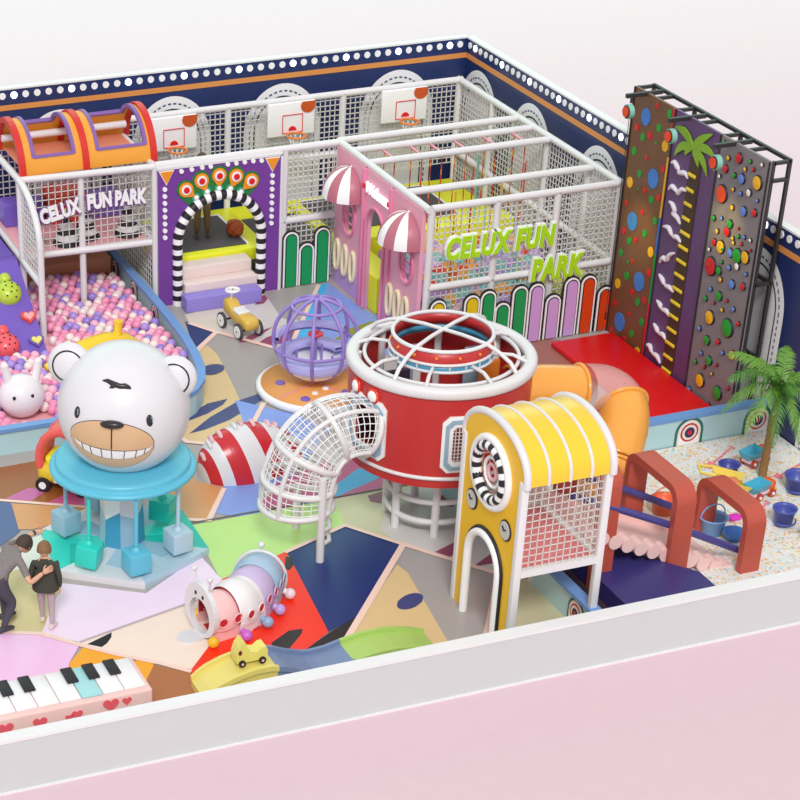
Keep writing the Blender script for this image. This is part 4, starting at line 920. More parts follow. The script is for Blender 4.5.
q = MB().mat(LET); q.xf = XF @ Matrix.Translation((-.29,0,.71)); q.tube([(.11*math.cos(a), .13*math.sin(a), 0) for a in [2*PI*i/20 for i in range(20)]], .022, 8, closed=True).bar((0,-.12,0),(0,.12,0),.04,.02).bar((-.1,0,0),(.1,0,0),.04,.02); q.build('steering_wheel', t)
q = MB().mat(colour('seat_white', (236,238,240), .3)); q.xf = XF; q.rbox((-.02,-.13,.39),(.16,.13,.44),.02).rbox((-.06,-.12,.40),(-.02,.12,.47),.015); q.build('windscreen', t)

# ------------------------------------------------------------------ purple sphere roundabout
LAV = colour('lavender_steel', (158,134,208), .35); LAV2 = colour('lavender_seat', (188,184,240), .35)
SX, SY, SZ0, SR = 12.19, 27.08, .86, .65
t = thing('sphere_roundabout', 'lavender sphere of bent tubes with a bench and red steering wheel inside', 'roundabout', (SX,SY,.14))
def sp(th, ph): return (SX+SR*math.sin(ph)*math.cos(th), SY+SR*math.sin(ph)*math.sin(th), SZ0+SR*math.cos(ph))
for k in range(8):
    th = 2*PI*k/8+.3; MB().mat(LAV).tube([sp(th, .06+(PI-.32)*i/20) for i in range(21)], .03, 8).build('meridian_tube', t)
MB().mat(LAV).tube([sp(2*PI*i/32, .62) for i in range(32)], .028, 8, closed=True).build('top_ring', t)
MB().mat(LAV).tube([sp(2*PI*i/40, 1.72) for i in range(40)], .028, 8, closed=True).build('middle_ring', t)
m = MB().mat(LAV2)
m.lathe([(.36,.56),(.56,.56),(.59,.59),(.56,.62),(.36,.62),(.36,.56)], (SX,SY,0), 32, .1, 2*PI-1.0); m.build('bench', t)
MB().mat(LAV2).lathe([(.56,.80),(.60,.80),(.62,.90),(.58,.90),(.56,.80)], (SX,SY,0), 32, .3, 2.9).lathe([(.48,.46),(.58,.62),(.6,.62),(.52,.44)], (SX,SY,0), 32).build('backrest', t)
MB().mat(LET).lathe([(0,.27),(.3,.27),(.44,.36),(.5,.46),(.47,.46),(.3,.3),(0,.3)], (SX,SY,0), 36).build('bowl', t)
MB().mat(LAV).cyl((SX,SY,.14),(SX,SY,.90),.03,12).build('centre_post', t)
for a in (.8,2.4,4.0,5.4): MB().mat(LAV).cyl((SX+.3*math.cos(a),SY+.3*math.sin(a),.34),(SX+.3*math.cos(a),SY+.3*math.sin(a),.63),.02,8).build('bench_support', t)
MB().mat(colour('wheel_red', (222,40,48), .3)).lathe([(0,.89),(.04,.90),(.10,.94),(.12,.94),(.12,.92),(.05,.88),(0,.87)], (SX,SY,0), 24).build('steering_wheel', t)
t = thing('round_podium', 'round orange podium with a white rim and purple and white spots under the lavender sphere', 'podium', (12.23,27.05,0))
MB().mat(LET).lathe([(0,0),(.90,0),(.95,.02),(.95,.10),(.91,.12),(0,.12)], (12.23,27.05,0), 56).build('rim', t)
ORP = colour('podium_orange', (236,164,92), .45)
MB().mat(ORP).lathe([(.88,.12),(.88,.135),(0,.135)], (12.23,27.05,0), 56).build('top', t)
PKL = colour('line_pink', (240,160,180), .45); VSP = colour('spot_violet', (124,104,196), .4)
q = MB().mat(PKL)
for a in (-2.75,-1.2,.4,1.95): q.bar((12.23,27.05,.137),(12.23+.87*math.cos(a),27.05+.87*math.sin(a),.137),.03,.006)
q.build('pink_lines', t)
for dx, dy, m_, r in [(-.56,.15,VSP,.075),(-.42,-.52,VSP,.075),(.26,-.5,VSP,.06),(-.2,-.38,LET,.05),(.02,-.28,LET,.05),(.1,-.75,LET,.05),(.6,-.1,VSP,.07)]:
    MB().mat(m_).lathe([(r,0),(r,.02),(r*.8,.03),(0,.03)], (12.23+dx,27.05+dy,.134), 18).build('spot', t)

# ------------------------------------------------------------------ melon slice dome
MR = colour('melon_red', (204,44,56), .25); MP = colour('seed_pink', (238,190,196), .3)
t = thing('striped_dome', 'red and white striped egg shaped dome with pink pegs lying beside the mesh tunnel', 'play dome', (10.35,25.0,0))
m = MB(); ax, ay, az = .82, .50, .70; DC = (10.32,25.0,.0); DA = math.radians(8)
NL = 44; NT = 16; seg = []
def dm(u, v, k=1.):
    # u along the length -1..1, v around the half section
    x = ax*math.cos(PI*(1-u)); w_ = math.sin(PI*(1-u)) if 0 < u < 1 else 0
    w_ = w_**.8; y = ay*w_*math.cos(v)*k; z = az*w_*math.sin(v)*k
    x += -.25*z
    return (DC[0]+x*math.cos(DA)-y*math.sin(DA), DC[1]+x*math.sin(DA)+y*math.cos(DA), DC[2]+max(0,z))
for i in range(NL):
    st_ = int((i+1)/NL*9.5)
    m.mat(OFF if st_ % 2 == 0 else MR)
    vs = [dm((i+di)/NL, PI*j/NT) for di in (0,1) for j in range(NT+1)]
    m.add(vs, [(j, j+1, NT+2+j, NT+1+j) for j in range(NT)], True)
m.build('shell', t)
for u, v in [(.14,.62),(.24,.55),(.34,.5),(.45,.45),(.56,.5),(.66,.5),(.28,.42),(.5,.36),(.72,.42)]:
    v = PI*.5+ (v-.5)*1.2
    p = Vector(dm(u, v+.12, 1.02)); q_ = Vector(dm(u+.015, v-.25, 1.03))
    MB().mat(MP if u not in (.24,.45) else OFF).tube([p, (p+q_)/2+Vector((0,0,.015)), q_], n=10, rr=[.03,.035,.03]).sphere(p,.03,8,6).sphere(q_,.03,8,6).build('peg', t)

# ------------------------------------------------------------------ caterpillar tunnel
t = thing('caterpillar_tunnel', 'crawl-through caterpillar tunnel in pink, white, lilac and blue with round feet', 'play tunnel', (8.55,21.1,0))
A0 = Vector((7.98,20.86,0)); A1 = Vector((9.30,21.80,0)); dr = (A1-A0).normalized(); nr = Vector((-dr.y,dr.x,0))
secs = [('pink',(248,200,200),0,.34,.30),('white',(242,238,240),.27,.58,.345),('lilac',(206,188,226),.55,.84,.33),('blue',(168,196,220),.80,1.0,.34)]
BP = [Vector(p) for p in ((8.04,20.95,0),(8.40,20.93,0),(8.76,21.2,0),(9.10,21.68,0))]
def bend(s_):
    u = 1-s_; return BP[0]*u**3+BP[1]*3*u*u*s_+BP[2]*3*u*s_*s_+BP[3]*s_**3
def side(s_):
    d_ = bend(min(1,s_+.01))-bend(max(0,s_-.01)); d_.normalize(); return Vector((-d_.y,d_.x,0))
INT = colour('tunnel_red', (200,48,60), .5)
for nm, c, s0, s1, R in secs:
    m = MB(); NS = 10; NA = 26
    for lay, mt_ in ((0, colour('segment_'+nm, c, .35)), (-.025, INT)):
        vs = []
        for i in range(NS+1):
            u = i/NS; s_ = s0+(s1-s0)*u; rr_ = R*(.90+.10*math.sin(PI*min(1,u*1.15)))+lay
            cpt = bend(s_)
            for j in range(NA+1):
                a = -.22+(PI+.44)*j/NA; vs.append(cpt+side(s_)*(rr_*math.cos(a))+Vector((0,0,.24+rr_*math.sin(a)*1.12 if a > -.3 else 0)))
        m.mat(mt_)
        m.add(vs, [(i*(NA+1)+j, i*(NA+1)+j+1, (i+1)*(NA+1)+j+1, (i+1)*(NA+1)+j) for i in range(NS) for j in range(NA)], True)
    # fill the gap down to the floor
    sg = m.build('segment_'+nm if False else 'body_segment', t)
    m = MB().mat(MATS['segment_'+nm])
    for sd in (-1,1):
        a_, b_ = bend(s0), bend(s1); m = MB().mat(MATS['segment_'+nm])
        m.bar(a_+side(s0)*(sd*(R-.03))+Vector((0,0,.10)), b_+side(s1)*(sd*(R-.03))+Vector((0,0,.10)), .03, .20); m.build('base_rail', sg)
    for f_ in (.3,.72):
        cpt = bend(s0+(s1-s0)*f_); d_ = (-side(s0+(s1-s0)*f_)).normalized()
        pp = cpt+d_*(R*.99)+Vector((0,0,.30)); q = MB().mat(MATS['tunnel_red'] if False else INT); q.xf = Matrix.Translation(pp) @ d_.to_track_quat('Z','Y').to_matrix().to_4x4()
        q.lathe([(0,.008),(.06,.008)], (0,0,0), 16); q.mat(MATS['segment_'+nm]).tube([(.066*math.cos(x_),.066*math.sin(x_),.005) for x_ in [2*PI*i/14 for i in range(14)]], .012, 6, closed=True); q.build('porthole', sg)
for s_, c in [(.0,(240,190,40)),(.27,(204,110,214)),(.52,(150,180,214)),(.72,(192,166,226)),(.95,(240,220,226))]:
    for sd in (-1,1):
        cpt = bend(s_); nr_ = side(s_); p = cpt+nr_*(sd*.33)+Vector((0,0,.12)); q_ = cpt+nr_*(sd*.42)+Vector((0,0,.085))
        if s_ == 0: p = cpt+nr_*(sd*.31)+Vector((0,0,.12)); q_ = cpt+nr_*(sd*.36)+Vector((0,0,.085))
        MB().mat(colour('foot_%d'%int(s_*100), c, .3)).tube([p, p.lerp(q_,.5), q_], .045, 10).sphere(q_, .075, 16, 10).build('foot', t)
# head with the open mouth, antennae and tongue
fr = MB().mat(OFF); hn = Vector((-.98,-.20,0)).normalized(); hs_ = Vector((-hn.y,hn.x,0)); HX = Matrix.Translation(bend(0)+hn*.04) @ Matrix((-hs_, Vector((0,0,1)), hn)).transposed().to_4x4()
fr.xf = HX
outer = [(.35*math.cos(2*PI*i/32), .33+(.42 if math.sin(2*PI*i/32) > 0 else .32)*math.sin(2*PI*i/32)) for i in range(32)]
inner = [(.23*math.cos(2*PI*i/24), .30+.24*math.sin(2*PI*i/24)) for i in range(24)]
fr.prism(outer, 'z', -.03, .04, [inner]); fr.build('face', t)
q = MB().mat(INT); q.xf = HX; q.lathe([(.24,-.02),(.25,-.02),(.25,.03)], (0,0,0), 8); 
q = MB().mat(OFF); q.xf = HX; q.prism([(.17*math.cos(a), -.02+.0+.16*math.sin(a)) for a in [2*PI*i/20 for i in range(20)]], 'z', .05, .08)
q.xf = Matrix.Translation(bend(0)+hn*.2+Vector((0,0,.03))) @ Matrix.Rotation(math.atan2(hn.y,hn.x), 4, 'Z'); q.v = []; q.f = []; q.m = []; q.sm = []
q.prism([(.20*math.cos(a), .15*math.sin(a)) for a in [2*PI*i/20 for i in range(20)]], 'z', -.025, .01); q.build('tongue', t)
for sx in (-.15,.15):
    q = MB().mat(OFF); q.xf = HX; q.tube([(sx,.68,0),(sx*1.1,.80,-.01),(sx*1.2,.87,.0)], .014, 8).sphere((sx*1.2,.89,0), .038, 12, 8); q.build('antenna', t)
    q = MB().mat(BLACK); q.xf = HX; q.sphere((sx*.55,.60,.045), (.022,.028,.012), 10, 6); q.build('eye', t)
MB().mat(INT).box((8.1,20.75,.004),(8.42,21.15,.02)).box((8.42,20.8,.004),(8.75,21.3,.02)).box((8.72,21.1,.004),(9.0,21.6,.02)).build('inner_floor', t)
q = MB().mat(OFF).sphere(bend(1.0)+Vector((0,0,.70)), .045, 12, 8).tube([bend(1.0)+Vector((0,0,.6)), bend(1.0)+Vector((0,0,.70))], .016, 8); q.build('tail_knob', t)
q = MB().mat(OFF); cpt = bend(1.0); q.tube([cpt+side(1)*(.34*math.cos(a))+Vector((0,0,.24+.37*math.sin(a))) for a in [-.6+(PI+1.2)*i/24 for i in range(25)]], .022, 8); q.build('end_rim', t)

# ------------------------------------------------------------------ slide track and little car
YT = colour('pastel_yellow', (234,218,120), .35); BT = colour('slate_blue', (122,140,176), .35); GT = colour('fresh_green', (176,208,110), .35)
t = thing('ride_track', 'wavy ride-on track in yellow, slate blue and green along the white front wall', 'ride-on track', (9,19.65,0))
prof = [(7.45,.10),(7.6,.22),(7.85,.31),(8.1,.36),(8.3,.36),(8.5,.31),(8.7,.22),(8.95,.14),(9.2,.15),(9.42,.20),(9.7,.25),(10.0,.25),(10.3,.20),(10.58,.10)]
def zt(x):
    for (a, za), (b_, zb) in zip(prof, prof[1:]):
        if a <= x <= b_:
            u = (x-a)/(b_-a); return za+(zb-za)*u
    return prof[0][1]
for nm, m_, x0, x1 in [('yellow',YT,7.45,8.4),('blue',BT,8.4,9.42),('green',GT,9.42,10.58)]:
    xs = [x0+(x1-x0)*i/10 for i in range(11)]
    top = [(x,zt(x)) for x in xs]
    q = MB().mat(m_).prism([(x0,0)]+top+[(x1,0)], 'y', 19.4, 19.85)
    q.prism([(x,zt(x)-.02) for x in xs]+[(x,zt(x)+.05) for x in xs[::-1]], 'y', 19.36, 19.41); q.prism([(x,zt(x)-.02) for x in xs]+[(x,zt(x)+.05) for x in xs[::-1]], 'y', 19.84, 19.89)
    q.build('track_section', t)['label'] = nm+' track section'
XF = Matrix.Translation((8.1,19.63,.37)) @ Matrix.Scale(.82, 4)
t = thing('ride_on_toy', 'little yellow ride-on toy car standing on the crest of the yellow track', 'ride-on toy', (8.2,19.63,.375))
m = MB().mat(colour('butter_yellow', (238,224,120), .35)); m.xf = XF
m.prism([(-.22,.06),(-.23,.2),(-.19,.33),(-.13,.42),(-.09,.40),(-.06,.3),(.0,.22),(.1,.2),(.17,.26),(.24,.27),(.27,.2),(.26,.06)], 'y', -.11, .11); m.build('body', t)
for x in (-.14,.18):
    for s_ in (-1,1):
        q = MB().mat(BLACK); q.xf = XF; q.cyl((x,s_*.10,.055),(x,s_*.14,.055),.055,16); wo = q.build('wheel', t); q = MB().mat(MP); q.xf = XF; q.cyl((x,s_*.14,.055),(x,s_*.145,.055),.022,10); q.build('hub', wo)
q = MB().mat(colour('eye_maroon', (120,40,40), .3)); q.xf = XF
for s_ in (-1,1): q.sphere((-.17,s_*.112,.24), (.03,.01,.045), 10, 8)
q.build('eye', t)

# ------------------------------------------------------------------ giant piano
PPK = colour('piano_pink', (246,206,200), .4); CORAL = colour('heart_coral', (236,96,106), .4)
KX0 = 3.4; KX1 = 6.83; KY0, KY1, KH = 19.5, 20.28, .34
t = thing('floor_piano', 'giant pink step-on piano with red hearts on its side by the front wall', 'floor piano', (5.4,19.9,0))
MB().mat(PPK).rbox((KX0,KY0,0),(KX1,KY1,KH),.03).build('case', t)
kw = .268; x = KX1-.06-kw; i = 0
AQ = colour('aqua_key', (168,222,224), .3); KW = colour('key_white', (246,244,246), .25)
keys = []
while x > KX0+.1:
    MB().mat(AQ if i == 2 else KW).rbox((x+.006,KY0+.08,KH),(x+kw-.006,KY1-.06,KH+.03),.008,2).build('white_key', t); keys.append(x); x -= kw; i += 1
for i in (0,1,2,4,5,7,8,9):
    if i+1 < len(keys): xx = keys[i]; MB().mat(BLACK).rbox((xx-.07,KY0+.40,KH+.03),(xx+.07,KY1-.06,KH+.06),.008,2).build('black_key', t)
for x, z, s_ in [(6.3,.24,.10),(6.5,.25,.06),(5.88,.2,.07),(5.78,.18,.05),(5.42,.19,.09),(5.0,.2,.10),(4.6,.2,.09)]:
    MB().mat(CORAL).prism([(x+u, z+v) for u, v in heart2d(s_)], 'y', KY0-.012, KY0).build('heart', t)

# ------------------------------------------------------------------ red and yellow push car behind the carousel
t = thing('push_car', 'red roofed yellow push car with black wheels half hidden behind the bear carousel', 'ride-on toy', (7.55,25.35,0))
XF = Matrix.Translation((7.66,25.36,0)) @ Matrix.Rotation(math.radians(-38), 4, 'Z')
m = MB().mat(colour('car_yellow', (232,200,56), .3)); m.xf = XF; m.rbox((-.42,-.27,.1),(.42,.27,.42),.12,4); m.build('body', t)
CR = colour('car_coral', (238,96,92), .3)
for s_ in (-1,1):
    m = MB().mat(CR); m.xf = XF; m.tube([(-.36,s_*.21,.36),(-.37,s_*.21,.5),(-.35,s_*.21,.64),(-.29,s_*.2,.78),(-.19,s_*.2,.88),(-.05,s_*.2,.93),(.08,s_*.2,.90),(.2,s_*.2,.80),(.28,s_*.21,.66),(.33,s_*.21,.5),(.36,s_*.21,.36)], .065, 12); m.build('roof_pillar', t)
m = MB().mat(CR); m.xf = XF; m.rbox((-.22,-.22,.86),(.12,.22,.97),.05); m.rbox((-.40,-.22,.34),(-.31,.22,.72),.04); m.build('roof', t)
m = MB().mat(LET); m.xf = XF; m.rbox((-.14,-.285,.16),(.2,-.265,.40),.05); m.build('door', t)
m = MB().mat(YEL); m.xf = XF; m.rbox((-.3,-.2,.4),(-.08,.2,.52),.04); m.build('seat', t)
for x in (-.3,.3):
    for s_ in (-1,1):
        q = MB().mat(BLACK); q.xf = XF; q.cyl((x,s_*.21,.11),(x,s_*.31,.11),.11,20); wo = q.build('wheel', t); q = MB().mat(LET); q.xf = XF; q.cyl((x,s_*.31,.11),(x,s_*.32,.11),.055,14); q.build('hub', wo)
# ------------------------------------------------------------------ red drum room
DX, DY, DZ0, DZ1, DR = 12.16, 22.9, 1.0, 2.42, 1.23
DRED = colour('drum_red', (196,52,52), .35); WIN = colour('window_blue', (150,180,200), .4); DBL = colour('drum_blue', (70,150,186), .35)
t = thing('drum_room', 'round red play room on white legs with an open tubular roof', 'play room', (DX,DY,0))
def drum_shell(mb, r, z0, z1, gaps, thick=.04):
    n = 96
    for i in range(n):
        a0, a1 = 2*PI*i/n, 2*PI*(i+1)/n; am = (a0+a1)/2; spans = [(z0,z1)]
        for g0, g1, h0, h1 in gaps:
            if g0 < (am % (2*PI)) < g1: spans = [(z0,h0),(h1,z1)]
        for s0, s1 in spans:
            if s1-s0 < .01: continue
            vs = []
            for rr_ in (r, r-thick):
                for a in (a0, a1):
                    for z in (s0, s1): vs.append((DX+rr_*math.cos(a), DY+rr_*math.sin(a), z))
            mb.add(vs, [(0,2,3,1),(4,5,7,6),(1,3,7,5),(0,4,6,2)], False)
            mb.add([vs[0],vs[1],vs[4],vs[5]], [(0,1,3,2)], False); mb.add([vs[2],vs[3],vs[6],vs[7]], [(0,1,3,2)], False)
HAT = PI+.22; WND = PI+1.38
gaps = [(HAT-.25,HAT+.25,1.32,2.0),(WND-.17,WND+.17,1.32,1.98),(2*PI-.33,2*PI-.0,1.2,2.0),(PI*.42,PI*.58,1.3,2.0)]
m = MB().mat(DRED); drum_shell(m, DR, DZ0, DZ1-.05, gaps); m.build('wall', t)
MB().mat(colour('drum_floor', (150,52,52), .5)).lathe([(0,1.0),(DR-.02,1.0),(DR-.02,1.06),(0,1.06)], (DX,DY,0), 64).build('floor_plate', t)
ring = lambda r, z, k=64: [(DX+r*math.cos(2*PI*i/k), DY+r*math.sin(2*PI*i/k), z) for i in range(k)]
MB().mat(WHITE).lathe([(DR-.04,DZ1-.13),(DR+.03,DZ1-.13),(DR+.045,DZ1-.11),(DR+.045,DZ1-.03),(DR+.02,DZ1),(DR-.08,DZ1+.01),(DR-.12,DZ1-.02),(DR-.12,DZ1-.12),(DR-.04,DZ1-.15)], (DX,DY,0), 72).build('top_rim', t)
MB().mat(WHITE).tube(ring(DR+.005,1.14), .028, 8, closed=True).build('lower_rim', t)
MB().mat(WHITE).tube(ring(DR-.20,DZ1-.03), .028, 8, closed=True).build('roof_ring', t)
# raised crown
CRR = .67; CZ = DZ1+.27
MB().mat(DRED).lathe([(CRR+.01,CZ-.16),(CRR+.01,CZ),(CRR-.02,CZ),(CRR-.02,CZ-.16),(CRR+.01,CZ-.16)], (DX,DY,0), 64).build('crown_band', t)
MB().mat(DBL).lathe([(CRR+.03,CZ-.27),(CRR+.03,CZ-.18),(CRR-.0,CZ-.18),(CRR,CZ-.27),(CRR+.03,CZ-.27)], (DX,DY,0), 64).build('crown_stripe', t)
MB().mat(WHITE).tube(ring(CRR+.0,CZ+.01), .028, 8, closed=True).tube(ring(CRR+.03,CZ-.17), .022, 8, closed=True).tube(ring(CRR+.03,CZ-.27), .022, 8, closed=True).build('crown_rim', t)
q = MB().mat(WHITE)
for k in range(20): a = 2*PI*k/20; q.bar((DX+(CRR+.035)*math.cos(a),DY+(CRR+.035)*math.sin(a),CZ-.27),(DX+(CRR+.035)*math.cos(a),DY+(CRR+.035)*math.sin(a),CZ-.17),.018,.018)
q.build('crown_divider', t)
for k in range(14):
    a = 2*PI*k/14+.1; MB().mat(OR2).sphere((DX+(CRR+.02)*math.cos(a),DY+(CRR+.02)*math.sin(a),CZ-.08), .022, 8, 6).build('stud', t)
for a in (.55,.55+PI/2):
    c_, s_ = math.cos(a), math.sin(a); pr = [(-1.15,0),(-1.05,.12),(-.86,.22),(-.68,.28),(-.3,.31),(.3,.31),(.68,.28),(.86,.22),(1.05,.12),(1.15,0)]
    MB().mat(WHITE).tube([(DX+u*c_,DY+u*s_,DZ1+v) for u, v in pr], .028, 8).build('roof_tube', t)
for k in range(8):
    a = 2*PI*k/8+.15; c_, s_ = math.cos(a), math.sin(a)
    MB().mat(WHITE).tube([(DX+1.15*c_,DY+1.15*s_,DZ1-.02),(DX+.95*c_,DY+.95*s_,DZ1+.06),(DX+.70*c_,DY+.70*s_,CZ-.22)], .026, 8).build('roof_spoke', t)
for k in range(8):
    a = 2*PI*k/8+.35; MB().mat(WHITE).cyl((DX+(DR-.12)*math.cos(a),DY+(DR-.12)*math.sin(a),1.05),(DX+(DR-.12)*math.cos(a),DY+(DR-.12)*math.sin(a),DZ1-.05),.05,12).build('inner_post', t)
def cyl_panel(root, nm, m_, a0, a1, z0, z1, r, ch=.05, thick=.03, hole=None):
    """octagonal frame that follows the drum wall"""
    out = [(a0+ch/DR,z0),(a1-ch/DR,z0),(a1,z0+ch),(a1,z1-ch),(a1-ch/DR,z1),(a0+ch/DR,z1),(a0,z1-ch),(a0,z0+ch)]
    ins = 0.05; q = MB().mat(m_); am, zm = (a0+a1)/2, (z0+z1)/2
    inn = [(am+(a-am)*(1-ins*2/(DR*(a1-a0))), zm+(z-zm)*(1-ins*2/(z1-z0))) for a, z in out]
    L = 8; vs = []
    for rr_ in (r, r+thick):
        for a, z in out+inn: vs.append((DX+rr_*math.cos(a), DY+rr_*math.sin(a), z))
    fs = []
    for i in range(L):
        j = (i+1) % L; fs += [(16+i,16+j,24+j,24+i),(i,j,16+j,16+i),(8+i,24+i,24+j,8+j)]
    q.add(vs, fs, False); return q.build(nm, root)
for a0, a1, z0, z1 in [(HAT-.31,HAT+.31,1.24,2.08),(WND-.23,WND+.23,1.24,2.05)]:
    w_ = cyl_panel(t, 'window_frame', LET, a0, a1, z0, z1, DR, .09, .03); cyl_panel(t, 'window_frame', WIN, a0+.035, a1-.035, z0+.045, z1-.045, DR+.0, .08, .05); cyl_panel(t, 'window_frame', LET, a0+.075, a1-.075, z0+.095, z1-.095, DR, .06, .035)
q = MB().mat(NETW)
for k in range(9):
    a = WND-.16+.04*k; q.bar((DX+(DR-.02)*math.cos(a),DY+(DR-.02)*math.sin(a),1.3),(DX+(DR-.02)*math.cos(a),DY+(DR-.02)*math.sin(a),2.0),.012)
for k in range(13):
    z = 1.34+.052*k
    q.tube([(DX+(DR-.02)*math.cos(a),DY+(DR-.02)*math.sin(a),z) for a in [WND-.18+.06*i for i in range(7)]], .006, 4)
q.build('window_net', t)
for a in (PI+.02,PI+.33):
    zz = 2.13; p = Vector((DX+DR*math.cos(a),DY+DR*math.sin(a),zz)); n_ = Vector((math.cos(a),math.sin(a),0)); q = MB().mat(colour('ring_red', (236,66,44), .3)); q.xf = Matrix.Translation(p) @ n_.to_track_quat('Z','Y').to_matrix().to_4x4()
    q.lathe([(.105,0),(.105,.03),(0,.03)], (0,0,0), 20); q.mat(LET).sphere((0,0,.03), (.08,.08,.035), 16, 8); q.build('porthole_lamp', t)
# inside: dark panel and blue door frame seen through the roof
MB().mat(colour('inner_dark', (66,54,72), .5)).rbox((11.25,23.45,1.06),(12.0,23.52,1.95),.02).build('inner_board', t)
MB().mat(WIN).rbox((12.0,23.6,1.06),(12.12,23.9,2.1),.02).rbox((12.85,23.5,1.06),(13.1,23.55,2.1),.02).build('inner_frame', t)
MB().mat(colour('inner_orange', (222,128,44), .4)).rbox((13.0,23.2,1.1),(13.25,23.4,2.0),.03).build('inner_panel', t)
# stand
LR = .64
for a in (-.4-PI/2,-.4-PI/2-.95,-.4-PI/2+1.0,.5,1.5,2.6):
    x, y = DX-.03+LR*math.cos(a), DY-.1+LR*math.sin(a); MB().mat(WHITE).cyl((x,y,0),(x,y,1.0),.058,14).build('leg', t)
for z in (.22,.52,.82):
    MB().mat(WHITE).tube([(DX-.03+LR*math.cos(2*PI*i/40), DY-.1+LR*math.sin(2*PI*i/40), z) for i in range(40)], .042, 10, closed=True).build('leg_ring', t)

# ------------------------------------------------------------------ mesh tube
t = thing('net_tunnel', 'white curved climbing tunnel of rings and netting running down from the red drum', 'climbing tunnel', (10.0,22.6,0))
P0 = Vector((DX+(DR+.02)*math.cos(HAT),DY+(DR+.02)*math.sin(HAT),1.65))
ctrl = [P0, Vector((10.25,22.56,1.86)), Vector((9.97,22.58,1.36)), Vector((9.99,22.62,.66))]
def bez(t_): 
    a, b_, c, d = ctrl; u = 1-t_; return a*u**3+b_*3*u*u*t_+c*3*u*t_*t_+d*t_**3
def bezd(t_): return (bez(min(1,t_+.01))-bez(max(0,t_-.01))).normalized()
def tr_(t_): return .40+.09*min(1,t_*1.2)
def frame(t_):
    T = bezd(t_); s_ = Vector((0,1,0)); s_ = (s_-T*s_.dot(T)).normalized(); return bez(t_), s_, T.cross(s_)
def cp(t_, a, k=1.):
    c, s_, u = frame(t_); R = tr_(t_)*k
    if t_ >= 1: u = Vector((1,0,0)); s_ = Vector((0,1,0))
    return c+s_*(R*math.cos(a))+u*(R*math.sin(a))
for t_ in (0,.30,.60,.83,1.0): MB().mat(WHITE).tube([cp(t_, 2*PI*i/32) for i in range(32)], .042, 10, closed=True).build('ring', t)
for a in (.9,2.5,PI+.9,2*PI-.9): MB().mat(WHITE).tube([cp(i/20, a, 1.02) for i in range(21)], .034, 8).build('side_tube', t)
q = MB().mat(LET)
for k in range(26): q.tube([cp(i/16, 2*PI*k/26, .98) for i in range(17)], .0075, 4)
for k in range(1, 26): q.tube([cp(k/26, 2*PI*i/26, .98) for i in range(26)], .0075, 4, closed=True)
q.build('net', t)
for x, y in ((10.14,22.12),(10.2,23.08)): MB().mat(WHITE).cyl((x,y,0),(x,y,1.25 if y < 22.5 else .62),.055,14).build('leg', t)
q = MB().mat(WHITE)
for z in (.25,.45): q.tube([(10.14+.0,22.12,z),(10.3,22.2,z),(10.38,22.4,z),(10.35,22.6,z-.02)], .032, 8)
q.build('step_rung', t)

# ------------------------------------------------------------------ orange tube slide
OTM = colour('tube_orange', (246,170,72), .22, coat=.3); CL = mat('clear_pink_plastic', (250,214,210), .08, alpha=.38)
t = thing('tube_slide', 'orange tube slide with a clear bend, curling from the red drum to the sand', 'tube slide', (14.2,22.4,0))
SP = [(13.3,23.0,1.60),(13.8,22.95,1.58),(14.3,22.85,1.53),(14.68,22.88,1.45),(14.88,22.8,1.34),(14.88,22.56,1.22),(14.74,22.32,1.08),(14.58,22.12,.94),(14.46,21.98,.80),(14.38,21.95,.66),(14.3,22.1,.54),(14.36,22.35,.44)]
def cat(pts_, n=8):
    P = [Vector(p) for p in pts_]; out = []
    for i in range(len(P)-1):
        p0 = P[max(i-1,0)]; p1 = P[i]; p2 = P[i+1]; p3 = P[min(i+2,len(P)-1)]
        for k in range(n):
            u = k/n; out.append(.5*((2*p1)+(p2-p0)*u+(2*p0-5*p1+4*p2-p3)*u*u+(3*p1-p0-3*p2+p3)*u**3))
    out.append(P[-1]); return out
path3 = cat(SP, 6)
def shell_tube(nm, i0, i1, m_, r, flanges=True):
    q = MB().mat(m_).tube(path3[i0:i1+1], r, 28, caps=False); o = q.build(nm, t)
    if flanges:
        q = MB().mat(m_)
        for i in (i0, i1):
            a = path3[i]; d_ = (path3[min(i+1,len(path3)-1)]-path3[max(i-1,0)]).normalized()
            q.tube([a-d_*.03, a+d_*.03], r+.035, 28)
            
        o2 = MB().mat(m_)
        for i in (i0, i1):
            a = path3[i]; d_ = (path3[min(i+1,len(path3)-1)]-path3[max(i-1,0)]).normalized(); s_ = d_.orthogonal().normalized(); u = d_.cross(s_)
            o2.tube([a+s_*((r+.01)*math.cos(2*PI*k/28))+u*((r+.01)*math.sin(2*PI*k/28)) for k in range(28)], .03, 8, closed=True)
        o2.build('flange', o)
    return o
shell_tube('orange_section', 0, 12, OTM, .33); shell_tube('clear_section', 13, 27, CL, .35, False); shell_tube('orange_section', 28, 47, OTM, .365); shell_tube('orange_section', 48, len(path3)-1, OTM, .34)
MB().mat(OTM).cyl((14.75,22.0,0),(14.75,22.0,.5),.07,14).cyl((14.75,22.6,0),(14.75,22.6,1.0),.05,14).build('leg', t)

